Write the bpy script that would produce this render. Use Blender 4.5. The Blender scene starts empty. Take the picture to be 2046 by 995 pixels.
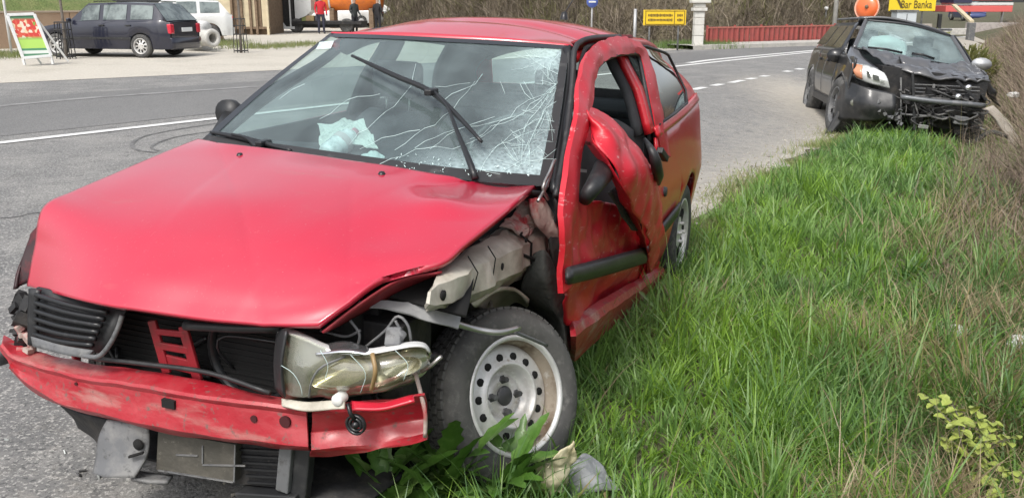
import bpy, math, random
import numpy as np
from mathutils import Vector, Matrix, noise

# ------------------------------------------------------------------ camera, sky, sun, exposure
SC = bpy.context.scene
F_PX, PITCH, CAMH = 1850.0, 1.30931314, 1.5
cam_d = bpy.data.cameras.new('camera')
cam = bpy.data.objects.new('camera', cam_d)
SC.collection.objects.link(cam)
cam.location = (0, 0, CAMH)
cam.rotation_euler = (PITCH, 0, 0)
cam_d.sensor_width = 36.0
cam_d.lens = F_PX * 36.0 / 2046.0
cam_d.clip_start, cam_d.clip_end = 0.05, 2000
SC.camera = cam

world = bpy.data.worlds.new('World')
SC.world = world
world.use_nodes = True
wn = world.node_tree.nodes
wl = world.node_tree.links
bg = wn['Background']
sky = wn.new('ShaderNodeTexSky')
sky.sky_type = 'NISHITA'
sky.sun_disc = False
SUN_EL, SUN_AZ = math.radians(52), math.radians(205)      # azimuth clockwise from +Y: behind the camera, to its left
sky.sun_elevation = SUN_EL
sky.sun_rotation = SUN_AZ
sky.air_density, sky.dust_density, sky.ozone_density = 1.0, 4.0, 1.0
hsv = wn.new('ShaderNodeHueSaturation')                    # thin even cloud: the blue is mostly washed out
hsv.inputs['Saturation'].default_value = 0.36
wl.new(sky.outputs[0], hsv.inputs['Color'])
wl.new(hsv.outputs[0], bg.inputs['Color'])
bg.inputs['Strength'].default_value = 0.15
sd = bpy.data.lights.new('sun', 'SUN')
sd.energy = 1.25
sd.angle = math.radians(14)
sd.color = (1.0, 0.96, 0.9)
sun = bpy.data.objects.new('sun', sd)
SC.collection.objects.link(sun)
sun.location = (-6, -8, 20)
_d = Vector((math.sin(SUN_AZ) * math.cos(SUN_EL), math.cos(SUN_AZ) * math.cos(SUN_EL), math.sin(SUN_EL)))
sun.rotation_euler = _d.to_track_quat('Z', 'Y').to_euler()
SC.view_settings.view_transform = 'Standard'
SC.view_settings.look = 'None'
SC.view_settings.exposure = 0.54
SC.view_settings.gamma = 1
SC.cycles.max_bounces = 8
SC.cycles.transparent_max_bounces = 16
SC.cycles.use_denoising = True

# ------------------------------------------------------------------ helpers
COL = SC.collection
rng = np.random.default_rng(7)
random.seed(7)

def tag(o, label, cat=None, group=None, kind=None):
    o['label'] = label
    if cat: o['category'] = cat
    if group: o['group'] = group
    if kind: o['kind'] = kind
    return o

def empty(name, loc=(0, 0, 0), rz=0, mat=None):
    o = bpy.data.objects.new(name, None)
    COL.objects.link(o)
    o.empty_display_size = 0.1
    if mat is not None: o.matrix_world = mat
    else:
        o.location = loc
        o.rotation_euler = (0, 0, rz)
    return o

def _sock(nt, v):
    return v

MATS = {}
def pm(name, col, rough=0.5, metal=0.0, coat=0.0, spec=0.5, var=(), bump=None, trans=0.0, coatr=0.06, cior=1.5, rvar=None, alpha=1.0, emit=None):
    """principled material; var = [(noise scale, other colour, low, high, detail)], bump = (scale, strength, distance)"""
    if name in MATS: return MATS[name]
    m = bpy.data.materials.new(name)
    m.use_nodes = True
    nt = m.node_tree
    N, L = nt.nodes, nt.links
    b = N['Principled BSDF']
    b.inputs['Roughness'].default_value = rough
    b.inputs['Metallic'].default_value = metal
    b.inputs['Coat Weight'].default_value = coat
    b.inputs['Coat Roughness'].default_value = coatr
    b.inputs['Coat IOR'].default_value = cior
    b.inputs['Specular IOR Level'].default_value = spec
    b.inputs['Alpha'].default_value = alpha
    b.inputs['Base Color'].default_value = (*col, 1)
    if emit:
        b.inputs['Emission Color'].default_value = (*emit[0], 1)
        b.inputs['Emission Strength'].default_value = emit[1]
    tc = N.new('ShaderNodeTexCoord')
    cur = None
    fac = None
    for v in var:
        sc_, c2, lo, hi = v[:4]
        nz = N.new('ShaderNodeTexNoise')
        nz.inputs['Scale'].default_value = sc_
        nz.inputs['Detail'].default_value = v[4] if len(v) > 4 else 6
        nz.inputs['Roughness'].default_value = 0.65
        if len(v) > 5:
            mp = N.new('ShaderNodeMapping')
            mp.inputs['Scale'].default_value = v[5]
            L.new(tc.outputs['Object'], mp.inputs['Vector'])
            L.new(mp.outputs[0], nz.inputs['Vector'])
        else:
            L.new(tc.outputs['Object'], nz.inputs['Vector'])
        mr = N.new('ShaderNodeMapRange')
        mr.inputs['From Min'].default_value = lo
        mr.inputs['From Max'].default_value = hi
        L.new(nz.outputs['Fac'], mr.inputs['Value'])
        mx = N.new('ShaderNodeMix')
        mx.data_type = 'RGBA'
        L.new(mr.outputs[0], mx.inputs['Factor'])
        if cur is None: mx.inputs['A'].default_value = (*col, 1)
        else: L.new(cur, mx.inputs['A'])
        mx.inputs['B'].default_value = (*c2, 1)
        cur = mx.outputs['Result']
        fac = mr.outputs[0]
    if cur is not None: L.new(cur, b.inputs['Base Color'])
    if rvar is not None and fac is not None:      # last variation (dirt) also dulls the surface
        mr = N.new('ShaderNodeMapRange')
        mr.inputs['To Min'].default_value = rough
        mr.inputs['To Max'].default_value = rvar
        L.new(fac, mr.inputs['Value'])
        L.new(mr.outputs[0], b.inputs['Roughness'])
        if coat:
            mc = N.new('ShaderNodeMapRange')
            mc.inputs['To Min'].default_value = coat
            mc.inputs['To Max'].default_value = 0.0
            L.new(fac, mc.inputs['Value'])
            L.new(mc.outputs[0], b.inputs['Coat Weight'])
    if bump:
        nz = N.new('ShaderNodeTexNoise')
        nz.inputs['Scale'].default_value = bump[0]
        nz.inputs['Detail'].default_value = 5
        L.new(tc.outputs['Object'], nz.inputs['Vector'])
        bp = N.new('ShaderNodeBump')
        bp.inputs['Strength'].default_value = bump[1]
        bp.inputs['Distance'].default_value = bump[2] if len(bump) > 2 else 0.01
        L.new(nz.outputs['Fac'], bp.inputs['Height'])
        L.new(bp.outputs[0], b.inputs['Normal'])
    MATS[name] = m
    return m

def glass(name, tint=(0.8, 0.9, 0.88), dust=0.08, refl=1.0, dustcol=(0.75, 0.85, 0.84), rough=0.02):
    """car glass: tinted see-through pane with a fresnel reflection and a film of dust"""
    if name in MATS: return MATS[name]
    m = bpy.data.materials.new(name)
    m.use_nodes = True
    nt = m.node_tree
    N, L = nt.nodes, nt.links
    N.remove(N['Principled BSDF'])
    out = N['Material Output']
    tr = N.new('ShaderNodeBsdfTransparent'); tr.inputs[0].default_value = (*tint, 1)
    gl = N.new('ShaderNodeBsdfGlossy'); gl.inputs['Roughness'].default_value = rough
    df = N.new('ShaderNodeBsdfDiffuse'); df.inputs[0].default_value = (*dustcol, 1)
    ge = N.new('ShaderNodeNewGeometry'); dt = N.new('ShaderNodeVectorMath'); dt.operation = 'DOT_PRODUCT'
    L.new(ge.outputs['Normal'], dt.inputs[0]); L.new(ge.outputs['Incoming'], dt.inputs[1])
    def mth(op, a_, b_=None, c_=None):
        q = N.new('ShaderNodeMath'); q.operation = op
        for i_, v_ in enumerate((a_, b_, c_)):
            if v_ is None: continue
            if isinstance(v_, (int, float)): q.inputs[i_].default_value = v_
            else: L.new(v_, q.inputs[i_])
        return q.outputs[0]
    sch = mth('MULTIPLY_ADD', mth('POWER', mth('SUBTRACT', 1.0, mth('ABSOLUTE', dt.outputs['Value'])), 5.0), .92, .08)   # both faces of the pane
    mu = N.new('ShaderNodeMath'); mu.operation = 'MULTIPLY'; mu.inputs[1].default_value = refl; mu.use_clamp = True
    L.new(sch, mu.inputs[0])
    m1 = N.new('ShaderNodeMixShader'); m2 = N.new('ShaderNodeMixShader')
    tc = N.new('ShaderNodeTexCoord'); nz = N.new('ShaderNodeTexNoise')
    nz.inputs['Scale'].default_value = 5; nz.inputs['Detail'].default_value = 8
    L.new(tc.outputs['Object'], nz.inputs['Vector'])
    mr = N.new('ShaderNodeMapRange')
    mr.inputs['From Min'].default_value = 0.3; mr.inputs['From Max'].default_value = 0.75
    mr.inputs['To Min'].default_value = dust * 0.5; mr.inputs['To Max'].default_value = dust * 1.6
    L.new(nz.outputs['Fac'], mr.inputs['Value'])
    at_ = N.new('ShaderNodeAttribute'); at_.attribute_name = 'craze'
    vo = N.new('ShaderNodeTexVoronoi'); vo.inputs['Scale'].default_value = 70; L.new(tc.outputs['Object'], vo.inputs['Vector'])
    cz = mth('MULTIPLY', at_.outputs['Fac'], mth('MULTIPLY_ADD', vo.outputs['Distance'], .9, mth('MULTIPLY', nz.outputs['Fac'], .8)))
    L.new(mth('ADD', mr.outputs[0], cz), m1.inputs[0])
    L.new(tr.outputs[0], m1.inputs[1]); L.new(df.outputs[0], m1.inputs[2])
    L.new(mu.outputs[0], m2.inputs[0])
    L.new(m1.outputs[0], m2.inputs[1]); L.new(gl.outputs[0], m2.inputs[2])
    L.new(m2.outputs[0], out.inputs['Surface'])
    MATS[name] = m
    return m

def obj(name, me, mat, parent=None, smooth=True, thick=0, off=-1, bevel=0):
    if smooth:
        me.polygons.foreach_set('use_smooth', [True] * len(me.polygons))
    o = bpy.data.objects.new(name, me)
    COL.objects.link(o)
    if mat:
        for m_ in (mat if isinstance(mat, (list, tuple)) else [mat]): me.materials.append(m_)
    if parent: o.parent = parent
    if thick:
        s = o.modifiers.new('solid', 'SOLIDIFY'); s.thickness = thick; s.offset = off
    if bevel:
        s = o.modifiers.new('bevel', 'BEVEL'); s.width = bevel; s.segments = 2; s.limit_method = 'ANGLE'
    return o

class MB:
    """collects shapes for ONE mesh"""
    def __init__(s): s.v = []; s.f = []; s.mi = []; s.cur = 0
    def add(s, vs, fs):
        b = len(s.v); s.v += [tuple(map(float, p)) for p in vs]
        s.f += [tuple(b + i for i in f) for f in fs]; s.mi += [s.cur] * len(fs); return s
    def box(s, c, d, R=None):
        h = np.array(d) / 2.0
        P = np.array([[x, y, z] for x in (-1, 1) for y in (-1, 1) for z in (-1, 1)]) * h
        if R is not None: P = P @ np.array(R).T
        return s.add(P + np.array(c), [(0, 1, 3, 2), (4, 6, 7, 5), (0, 4, 5, 1), (2, 3, 7, 6), (0, 2, 6, 4), (1, 5, 7, 3)])
    def bar(s, a, b, w, h=None, up=(0, 0, 1)):
        a, b = np.array(a, float), np.array(b, float); h = h or w
        d = b - a; n = d / np.linalg.norm(d); u = np.array(up, float)
        if abs(n @ u) > .98: u = np.array((1., 0, 0))
        r = np.cross(n, u); r /= np.linalg.norm(r); u = np.cross(r, n)
        return s.box((a + b) / 2, (np.linalg.norm(d), w, h), np.stack([n, r, u], 1))
    def tube(s, pts, r, n=8, caps=True, smooth=0):
        P = np.array(pts, float)
        if smooth: P = cr(P, smooth)
        m = len(P); rr = np.interp(np.linspace(0, 1, m), np.linspace(0, 1, len(r)), r) if np.ndim(r) else [r] * m
        vs = []; pu = np.array((0.0, 0, 1))
        for i in range(m):
            t = P[min(i + 1, m - 1)] - P[max(i - 1, 0)]; t /= np.linalg.norm(t) + 1e-9
            a = np.cross(t, pu)
            if np.linalg.norm(a) < .1: a = np.cross(t, (1, .2, 0))
            a /= np.linalg.norm(a); b = np.cross(a, t); pu = b
            for k in range(n):
                q = 2 * math.pi * k / n
                vs.append(P[i] + rr[i] * (math.cos(q) * a + math.sin(q) * b))
        fs = [(i * n + k, i * n + (k + 1) % n, (i + 1) * n + (k + 1) % n, (i + 1) * n + k) for i in range(m - 1) for k in range(n)]
        if caps: fs += [tuple(range(n))[::-1], tuple((m - 1) * n + k for k in range(n))]
        return s.add(vs, fs)
    def lathe(s, prof, n=32, R=None, c=(0, 0, 0), a0=0, a1=2 * math.pi):
        """profile (radius, axial); axis = local y"""
        full = abs(a1 - a0 - 2 * math.pi) < 1e-6
        k_ = n if full else n + 1
        vs = []
        for r, y in prof:
            for k in range(k_):
                q = a0 + (a1 - a0) * k / n
                vs.append((r * math.cos(q), y, r * math.sin(q)))
        vs = np.array(vs)
        if R is not None: vs = vs @ np.array(R).T
        fs = []
        for i in range(len(prof) - 1):
            for k in range(n):
                k2 = (k + 1) % k_
                fs.append((i * k_ + k, (i + 1) * k_ + k, (i + 1) * k_ + k2, i * k_ + k2))
        return s.add(vs + np.array(c), fs)
    def grid(s, rows):
        n, m = len(rows), len(rows[0])
        return s.add([p for r in rows for p in r], [(i * m + j, i * m + j + 1, (i + 1) * m + j + 1, (i + 1) * m + j) for i in range(n - 1) for j in range(m - 1)])
    def prism(s, poly, d):
        """planar polygon (3-D points) extruded by vector d"""
        n = len(poly); P = np.array(poly, float); Q = P + np.array(d)
        return s.add(list(P) + list(Q), [tuple(range(n))[::-1], tuple(range(n, 2 * n))] + [(i, (i + 1) % n, n + (i + 1) % n, n + i) for i in range(n)])
    def mesh(s, name):
        me = bpy.data.meshes.new(name); me.from_pydata(s.v, [], s.f); me.update()
        if any(s.mi): me.polygons.foreach_set('material_index', s.mi)
        return me
    def build(s, name, mat, parent=None, smooth=False, thick=0, bevel=0, off=-1):
        return obj(name, s.mesh(name), mat, parent, smooth, thick, off, bevel)

def cr(P, n):
    """catmull-rom through the points, n+1 samples spaced by chord length"""
    P = np.array(P, float)
    if len(P) == 2: return P[0] + (P[1] - P[0]) * np.linspace(0, 1, n + 1)[:, None]
    Q = np.vstack([2 * P[0] - P[1], P, 2 * P[-1] - P[-2]])
    L = np.r_[0, np.cumsum(np.linalg.norm(np.diff(P, axis=0), axis=1) + 1e-6)]
    out = []
    for s in np.linspace(0, L[-1], n + 1):
        i = min(np.searchsorted(L, s, 'right') - 1, len(P) - 2)
        t = (s - L[i]) / (L[i + 1] - L[i])
        a, b, c, d = Q[i:i + 4]
        out.append(.5 * (2 * b + (c - a) * t + (2 * a - 5 * b + 4 * c - d) * t * t + (3 * b - a - 3 * c + d) * t ** 3))
    return np.array(out)

def patch_pts(rows, nu, nv, lin=False):
    R = np.array([cr(r, nu) for r in rows])
    # common parameter across rows
    K = np.stack([R[:, j] for j in range(nu + 1)], 0)
    L = np.r_[0, np.cumsum(np.linalg.norm(np.diff(R, axis=0), axis=2).mean(1) + 1e-6)]
    out = np.zeros((nv + 1, nu + 1, 3))
    for j in range(nu + 1):
        P = R[:, j]
        Q = np.vstack([2 * P[0] - P[1], P, 2 * P[-1] - P[-2]])
        for k, s in enumerate(np.linspace(0, L[-1], nv + 1)):
            i = min(np.searchsorted(L, s, 'right') - 1, len(P) - 2)
            t = (s - L[i]) / (L[i + 1] - L[i])
            a, b, c, d = Q[i:i + 4]
            out[k, j] = .5 * (2 * b + (c - a) * t + (2 * a - 5 * b + 4 * c - d) * t * t + (3 * b - a - 3 * c + d) * t ** 3) if len(P) > 2 and not lin else b + (c - b) * t
    return out

def creased(amp, scale, seed=0, axis=(0, 1, 0)):
    """sharp folds: ridged noise pushed along one axis"""
    def f(P):
        Q = P.copy()
        for i in np.ndindex(P.shape[:-1]):
            p = Vector(P[i] * scale) + Vector((seed * 5.7, seed, 2.1 * seed))
            r = abs(noise.noise(p)) * 1.2 + .5 * abs(noise.noise(p * 2.3))
            Q[i] += amp * (r - .35) * np.array(axis)
        return Q
    return f

def crumple(P, amp, scale, seed=0):
    Q = P.copy()
    for i in np.ndindex(P.shape[:-1]):
        v = noise.noise_vector(Vector(P[i] * scale) + Vector((seed * 7.1, seed * 3.3, seed)))
        Q[i] += amp * np.array(v)
    return Q

def patch(name, rows, nu, nv, mat, parent=None, thick=0, crum=None, smooth=True, off=-1, flip=False, fn=None, sharp=False):
    P = patch_pts(rows, nu, nv, sharp)
    if crum: P = crumple(P, *crum)
    if fn: P = fn(P)
    if flip: P = P[:, ::-1]
    o = MB().grid([list(r) for r in P]).build(name, mat, parent, smooth, thick, off=off)
    if sharp:
        e_ = o.modifiers.new('edges', 'EDGE_SPLIT'); e_.split_angle = math.radians(28)
    return o

def sm(a, b, x):
    t = np.clip((x - a) / (b - a), 0, 1)
    return t * t * (3 - 2 * t)

# pixel ray of the photograph -> point on a plane / surface in a frame (each point then has its own true distance)
_c, _s = math.cos(PITCH), math.sin(PITCH)
RW = np.array([[1, 0, 0], [0, _c, -_s], [0, _s, _c]])
CAMP = np.array([0, 0, CAMH])
class Frame:
    def __init__(s, R, T):
        s.R, s.T = np.array(R), np.array(T); s.o = s.R.T @ (CAMP - s.T)
    def ray(s, u, v): return s.R.T @ (RW @ np.array([(u - 1023) / F_PX, (497.5 - v) / F_PX, -1]))
    def at(s, u, v, x=None, y=None, z=None, f=None, t0=1.5, t1=7.5):
        d = s.ray(u, v)
        if f is None:
            a, val = (0, x) if x is not None else (1, y) if y is not None else (2, z)
            return s.o + (val - s.o[a]) / d[a] * d
        ts = np.linspace(t0, t1, 90); vs = [f(s.o + t * d) for t in ts]
        best = int(np.argmin(np.abs(vs)))
        for i in range(89):
            if vs[i] * vs[i + 1] <= 0:
                a, b, fa = ts[i], ts[i + 1], vs[i]
                for _ in range(30):
                    m = (a + b) / 2; fm = f(s.o + m * d)
                    if fm * fa <= 0: b = m
                    else: a, fa = m, fm
                return s.o + a * d
        return s.o + ts[best] * d
    def matrix(s):
        M = Matrix([list(s.R[i]) + [s.T[i]] for i in range(3)] + [[0, 0, 0, 1]])
        return M
WORLD = Frame(np.eye(3), np.zeros(3))
# ------------------------------------------------------------------ terrain
EA, ED, EN = np.array([-0.6, 2.61]), np.array([0.4518, 0.8921]), np.array([0.8921, -0.4518])
def s_of(x, y): return (x - EA[0]) * EN[0] + (y - EA[1]) * EN[1]
def zg(x, y):
    s = s_of(x, y)
    z = -0.24 * sm(7.0, 12.5, y) * sm(-2.4, -0.2, s) * (1 - sm(20, 30, y))
    z = z + 0.03 * sm(0, .4, s) - 0.22 * sm(0.7, 2.0, s) * (0.35 + .65 * sm(5, 11, y)) + 0.55 * np.maximum(0, np.minimum(s, 7) - 2.3) * sm(2.3, 3.6, s)
    return z

def edge_wobble(t): return 0.06 * math.sin(t * 2.1) + 0.05 * math.sin(t * 5.3 + 1) + .03 * math.sin(t * 11.7)

def attr_mat(m, name, apply):
    N, L = m.node_tree.nodes, m.node_tree.links
    a = N.new('ShaderNodeAttribute'); a.attribute_name = name
    b = N['Principled BSDF']
    src = b.inputs['Base Color'].links[0].from_socket
    mx = N.new('ShaderNodeMix'); mx.data_type = 'RGBA'
    nz = N.new('ShaderNodeTexNoise'); nz.inputs['Scale'].default_value = 9; nz.inputs['Detail'].default_value = 8; nz.inputs['Roughness'].default_value = .7
    tc = N.new('ShaderNodeTexCoord'); L.new(tc.outputs['Object'], nz.inputs['Vector'])
    mm = N.new('ShaderNodeMath'); mm.operation = 'ADD'; L.new(a.outputs['Fac'], mm.inputs[0]); L.new(nz.outputs['Fac'], mm.inputs[1])
    mr = N.new('ShaderNodeMapRange'); mr.inputs['From Min'].default_value = .62; mr.inputs['From Max'].default_value = 1.3; L.new(mm.outputs[0], mr.inputs['Value'])
    L.new(mr.outputs[0], mx.inputs['Factor']); L.new(src, mx.inputs['A']); mx.inputs['B'].default_value = (*apply, 1)
    L.new(mx.outputs['Result'], b.inputs['Base Color'])

M_soil = pm('soil', (0.105, 0.09, 0.058), .95, var=[(1.2, (0.075, 0.085, 0.038), .4, .6), (14, (0.18, 0.155, .11), .52, .66)], bump=(30, .6, .03))
M_asph = pm('asphalt', (0.190, 0.188, 0.183), .85, var=[(0.35, (0.15, 0.15, 0.148), .42, .62, 3, (1, .35, 1)), (1.4, (0.235, 0.23, 0.22), .46, .60), (4, (0.13, 0.128, 0.124), .56, .66), (75, (0.42, 0.41, 0.385), .52, .66, 2), (60, (0.085, 0.085, 0.085), .55, .68, 2)], bump=(90, .5, .01))
attr_mat(M_asph, 'dust', (0.44, 0.405, 0.345))
M_grav = pm('pale_gravel', (0.50, 0.465, 0.40), .95, var=[(.5, (0.40, 0.37, 0.31), .5, .7), (22, (0.62, 0.59, 0.53), .5, .7), (16, (.28, .26, .20), .60, .75)], bump=(30, .6, .03))
M_line = pm('road_paint', (0.74, 0.74, 0.72), .7, var=[(9, (0.42, 0.42, 0.41), .56, .68), (80, (.45, .45, .44), .55, .7)])
M_lineold = pm('worn_road_paint', (0.27, 0.268, 0.262), .8, var=[(3, (0.18, 0.178, 0.175), .45, .6)])
M_rubber_mark = pm('rubber_mark', (0.11, 0.11, 0.108), .8, var=[(9, (0.18, .178, .174), .42, .58)])

def sheet(name, rows, mat, dz, label=None, dust=False):
    P = [[(p[0], p[1], float(zg(p[0], p[1])) + dz) for p in r] for r in rows]
    o = MB().grid(P).build(name, mat, None, True)
    o['kind'] = 'structure'
    if label: o['label'] = label
    return o

# ground: one sheet, finely divided near the camera, reaching the horizon
xs = np.r_[-900, -400, -150, -60, -30, np.arange(-16, 20.1, .4), 24, 30, 45, 80, 200, 500, 900]
ys = np.r_[-900, -300, -80, -20, -8, np.arange(-4, 34.1, .4), 37, 42, 50, 65, 90, 150, 300, 900]
me = MB().grid([[(x, y, float(zg(x, y)) if -6 < y < 60 and x < 40 else 0.0) for x in xs] for y in ys]).mesh('ground')
g = obj('ground', me, M_soil); g['kind'] = 'structure'; g['label'] = 'bare soil under the verge and fields'

near = [EA + ED * t + EN * edge_wobble(t) for t in np.arange(-9, 12.01, .3)]
tail = cr([near[-1], (6.35, 16.5), (10.2, 23), (15.5, 30.5), (24, 40), (36, 52)], 24)[1:]
near = np.array(near + list(tail))
far = cr([(-34, -3), (-22, 8.5), (-9.77, 17.9), (-5.45, 21.2), (4.2, 29.0), (12.5, 35.6), (22, 43), (34, 53.5)], len(near) - 1)
fr_ = np.r_[0, .004, .02, np.linspace(.05, 1, 34)]
rows = [[n + (f - n) * t for t in fr_] for n, f in zip(near, far)]
road = sheet('road', rows, M_asph, .006, 'grey asphalt road with a sandy edge')
at_ = road.data.attributes.new('dust', 'FLOAT', 'POINT')
co = np.array([v.co for v in road.data.vertices]); sv = s_of(co[:, 0], co[:, 1])
at_.data.foreach_set('value', (np.exp(np.minimum(0, sv) / .9) * .72 * (0.35 + .65 * sm(4.5, 6.5, co[:, 1])) + .6 * np.exp(-((co[:, 0] - 5.3) / 1.2) ** 2 - ((co[:, 1] - 16.5) / 3) ** 2)).astype(np.float32))

# gravel yard on the far side
yard_far = [f + np.array([-14, 34]) * (1 if f[0] < 2 else max(0.02, 1 - (f[0] - 2) / 4)) for f in far]
rows = [[f + (g_ - f) * t for t in np.linspace(-.01, 1, 14)] for f, g_ in zip(far, yard_far) if f[0] < 6.2]
sheet('gravel_yard', rows, M_grav, .012, 'pale gravel yard on the far side of the road')

def strip(name, pts, w, mat, dz=.012, n=40, label=None, w2=None):
    C_ = cr(pts, n); rows = []
    for i in range(n + 1):
        t = C_[min(i + 1, n)] - C_[max(i - 1, 0)]; t = t / np.linalg.norm(t); q = np.array([-t[1], t[0]])
        w_ = w + ((w2 or w) - w) * i / n
        rows.append([C_[i] - q * w_ / 2, C_[i] + q * w_ / 2])
    return sheet(name, rows, mat, dz, label)
def G(u, v, z=0): return WORLD.at(u, v, z=z)[:2]
strip('road_line', [(-16, -3.44), (-5.56, 10.01), (4.31, 22.73), (9.68, 29.16), (20, 41)], .17, M_line, .015, n=70, label='solid white line along the middle of the road')
for a, b in [((1384, 181), (1407, 176)), ((1424, 173), (1442, 169.5)), ((1460, 167), (1484, 162)), ((1494, 160), (1508, 157.5)), ((1522, 154.5), (1533, 152.5)), ((1568, 144.5), (1580, 142.5)), ((1593, 139.5), (1603, 137.5))]:
    strip('road_dash', [G(*a), G(*b)], .16, M_line, n=4, label='short white dash on the asphalt beyond the red car')
strip('worn_road_line', [G(-200, 236), G(0, 214), G(190, 197), G(420, 181), G(560, 172)], .22, M_lineold, .015, n=30, label='worn pale line on the far lane')
strip('far_road_line', [G(1376, 127), G(1440, 119), G(1560, 108), G(1640, 101)], .2, M_line, n=16, label='white edge line by the far kerb')
M_asph2 = pm('dark_asphalt', (0.150, 0.149, 0.147), .85, var=[(0.5, (0.18, 0.179, 0.176), .42, .6, 4, (1, .3, 1)), (75, (0.30, 0.295, 0.28), .54, .68, 2), (60, (0.07, 0.07, 0.07), .56, .70, 2)], bump=(90, .5, .01))
_a = cr([(-16.55, -2.6), (-5.95, 10.4), (3.85, 23.1), (9.2, 29.5), (19.5, 40.4)], 60); _b = cr([(-22.5, 1.5), (-9.0, 14.0), (-6.5, 16.4), (.4, 23.5), (6.9, 30.2), (18.3, 41.6)], 60)
sheet('road_lane', [[p + (q - p) * t for t in np.linspace(0, 1, 8)] for p, q in zip(_a, _b)], M_asph2, .010, 'darker worn asphalt of the far lane')
strip('tyre_mark', [G(440, 247), G(345, 262), G(286, 275), G(264, 290), G(276, 302), G(312, 307)], .045, M_rubber_mark, .011, label='dark curved tyre mark beside the bonnet')
strip('tyre_mark', [G(440, 262), G(360, 274), G(318, 286), G(303, 297), G(318, 304)], .035, M_rubber_mark, .011, label='inner dark curved tyre mark beside the bonnet')
strip('asphalt_crack', [G(-40, 440), G(30, 436), G(60, 429), G(100, 426), G(160, 420)], .02, M_rubber_mark, .010, label='thin crack across the near asphalt')
# ------------------------------------------------------------------ grass, stalks, brambles
def blade_mat(name, transl=.35, rough=.42):
    m = bpy.data.materials.new(name); m.use_nodes = True
    N, L = m.node_tree.nodes, m.node_tree.links
    b = N['Principled BSDF']; b.inputs['Roughness'].default_value = rough; b.inputs['Specular IOR Level'].default_value = .5
    a = N.new('ShaderNodeAttribute'); a.attribute_name = 'tint'
    L.new(a.outputs['Color'], b.inputs['Base Color'])
    if transl:
        t = N.new('ShaderNodeBsdfTranslucent'); mx = N.new('ShaderNodeMixShader'); mx.inputs[0].default_value = transl
        hs = N.new('ShaderNodeHueSaturation'); hs.inputs['Value'].default_value = 1.25; L.new(a.outputs['Color'], hs.inputs['Color'])
        L.new(hs.outputs[0], t.inputs['Color']); L.new(b.outputs[0], mx.inputs[1]); L.new(t.outputs[0], mx.inputs[2])
        L.new(mx.outputs[0], N['Material Output'].inputs['Surface'])
    return m
M_blade = blade_mat('grass_blade')
M_stick = blade_mat('dry_stick', 0, .9)

def blades(name, P, H, W, lean, az, curl, col, mat, segs=3, label='', kind='stuff', droop=None):
    """P base (n,3); H length; W width; lean = base tilt; curl = extra tilt towards the tip; az = direction"""
    n = len(P); k = segs
    lv = np.linspace(0, 1, k + 1)
    pos = np.zeros((n, k + 1, 3)); pos[:, 0] = P
    for i in range(1, k + 1):
        th = lean + curl * ((i - .5) / k)
        st = H / k
        pos[:, i, 0] = pos[:, i - 1, 0] + st * np.sin(th) * np.cos(az)
        pos[:, i, 1] = pos[:, i - 1, 1] + st * np.sin(th) * np.sin(az)
        pos[:, i, 2] = pos[:, i - 1, 2] + st * np.cos(th)
    fa = az + rng.uniform(0.6, 2.5, n)
    side = np.stack([np.cos(fa), np.sin(fa), np.zeros(n)], 1)
    nv = 2 * k + 1
    V = np.zeros((n, nv, 3))
    for i in range(k):
        w = W * (1 - .75 * (i / k) ** 1.6) * .5
        V[:, 2 * i] = pos[:, i] - side * w[:, None]; V[:, 2 * i + 1] = pos[:, i] + side * w[:, None]
    V[:, 2 * k] = pos[:, k]
    base = (np.arange(n) * nv)[:, None]
    quads = np.concatenate([base + np.array([2 * i, 2 * i + 1, 2 * i + 3, 2 * i + 2])[None] for i in range(k - 1)], 0) if k > 1 else np.zeros((0, 4), int)
    tris = base + np.array([2 * k - 2, 2 * k - 1, 2 * k])[None]
    me = bpy.data.meshes.new(name)
    me.vertices.add(n * nv); me.vertices.foreach_set('co', V.reshape(-1).astype(np.float32))
    li = np.r_[quads.reshape(-1), tris.reshape(-1)].astype(np.int32)
    me.loops.add(len(li)); me.loops.foreach_set('vertex_index', li)
    st = np.r_[np.arange(len(quads)) * 4, len(quads) * 4 + np.arange(n) * 3].astype(np.int32)
    me.polygons.add(len(st)); me.polygons.foreach_set('loop_start', st)
    me.polygons.foreach_set('use_smooth', np.ones(len(st), bool))
    me.update(calc_edges=True)
    at = me.attributes.new('tint', 'FLOAT_COLOR', 'POINT')
    cc = np.ones((n, nv, 4), np.float32); cc[:, :, :3] = col[:, None, :]
    at.data.foreach_set('color', cc.reshape(-1))
    o = obj(name, me, mat, None, False)
    o['kind'] = kind
    if label: o['label'] = label
    return o

def nz2(x, y, sc, seed=0):
    """cheap smooth 2-D noise in 0..1"""
    x = x * sc + seed * 17.3; y = y * sc + seed * 9.1
    xi, yi = np.floor(x), np.floor(y); fx, fy = x - xi, y - yi
    fx, fy = fx * fx * (3 - 2 * fx), fy * fy * (3 - 2 * fy)
    h = lambda a, b: (np.sin(a * 127.1 + b * 311.7 + seed) * 43758.5453) % 1.0
    return (h(xi, yi) * (1 - fx) + h(xi + 1, yi) * fx) * (1 - fy) + (h(xi, yi + 1) * (1 - fx) + h(xi + 1, yi + 1) * fx) * fy
def scatter(n, x0, x1, y0, y1, acc):
    x = rng.uniform(x0, x1, n); y = rng.uniform(y0, y1, n)
    k = rng.uniform(0, 1, n) < acc(x, y)
    return x[k], y[k]
def car_local(x, y):
    q = (np.stack([x, y, np.zeros_like(x)], 1) - CAR.T) @ CAR.R
    return q[:, 0], q[:, 1]
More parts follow.
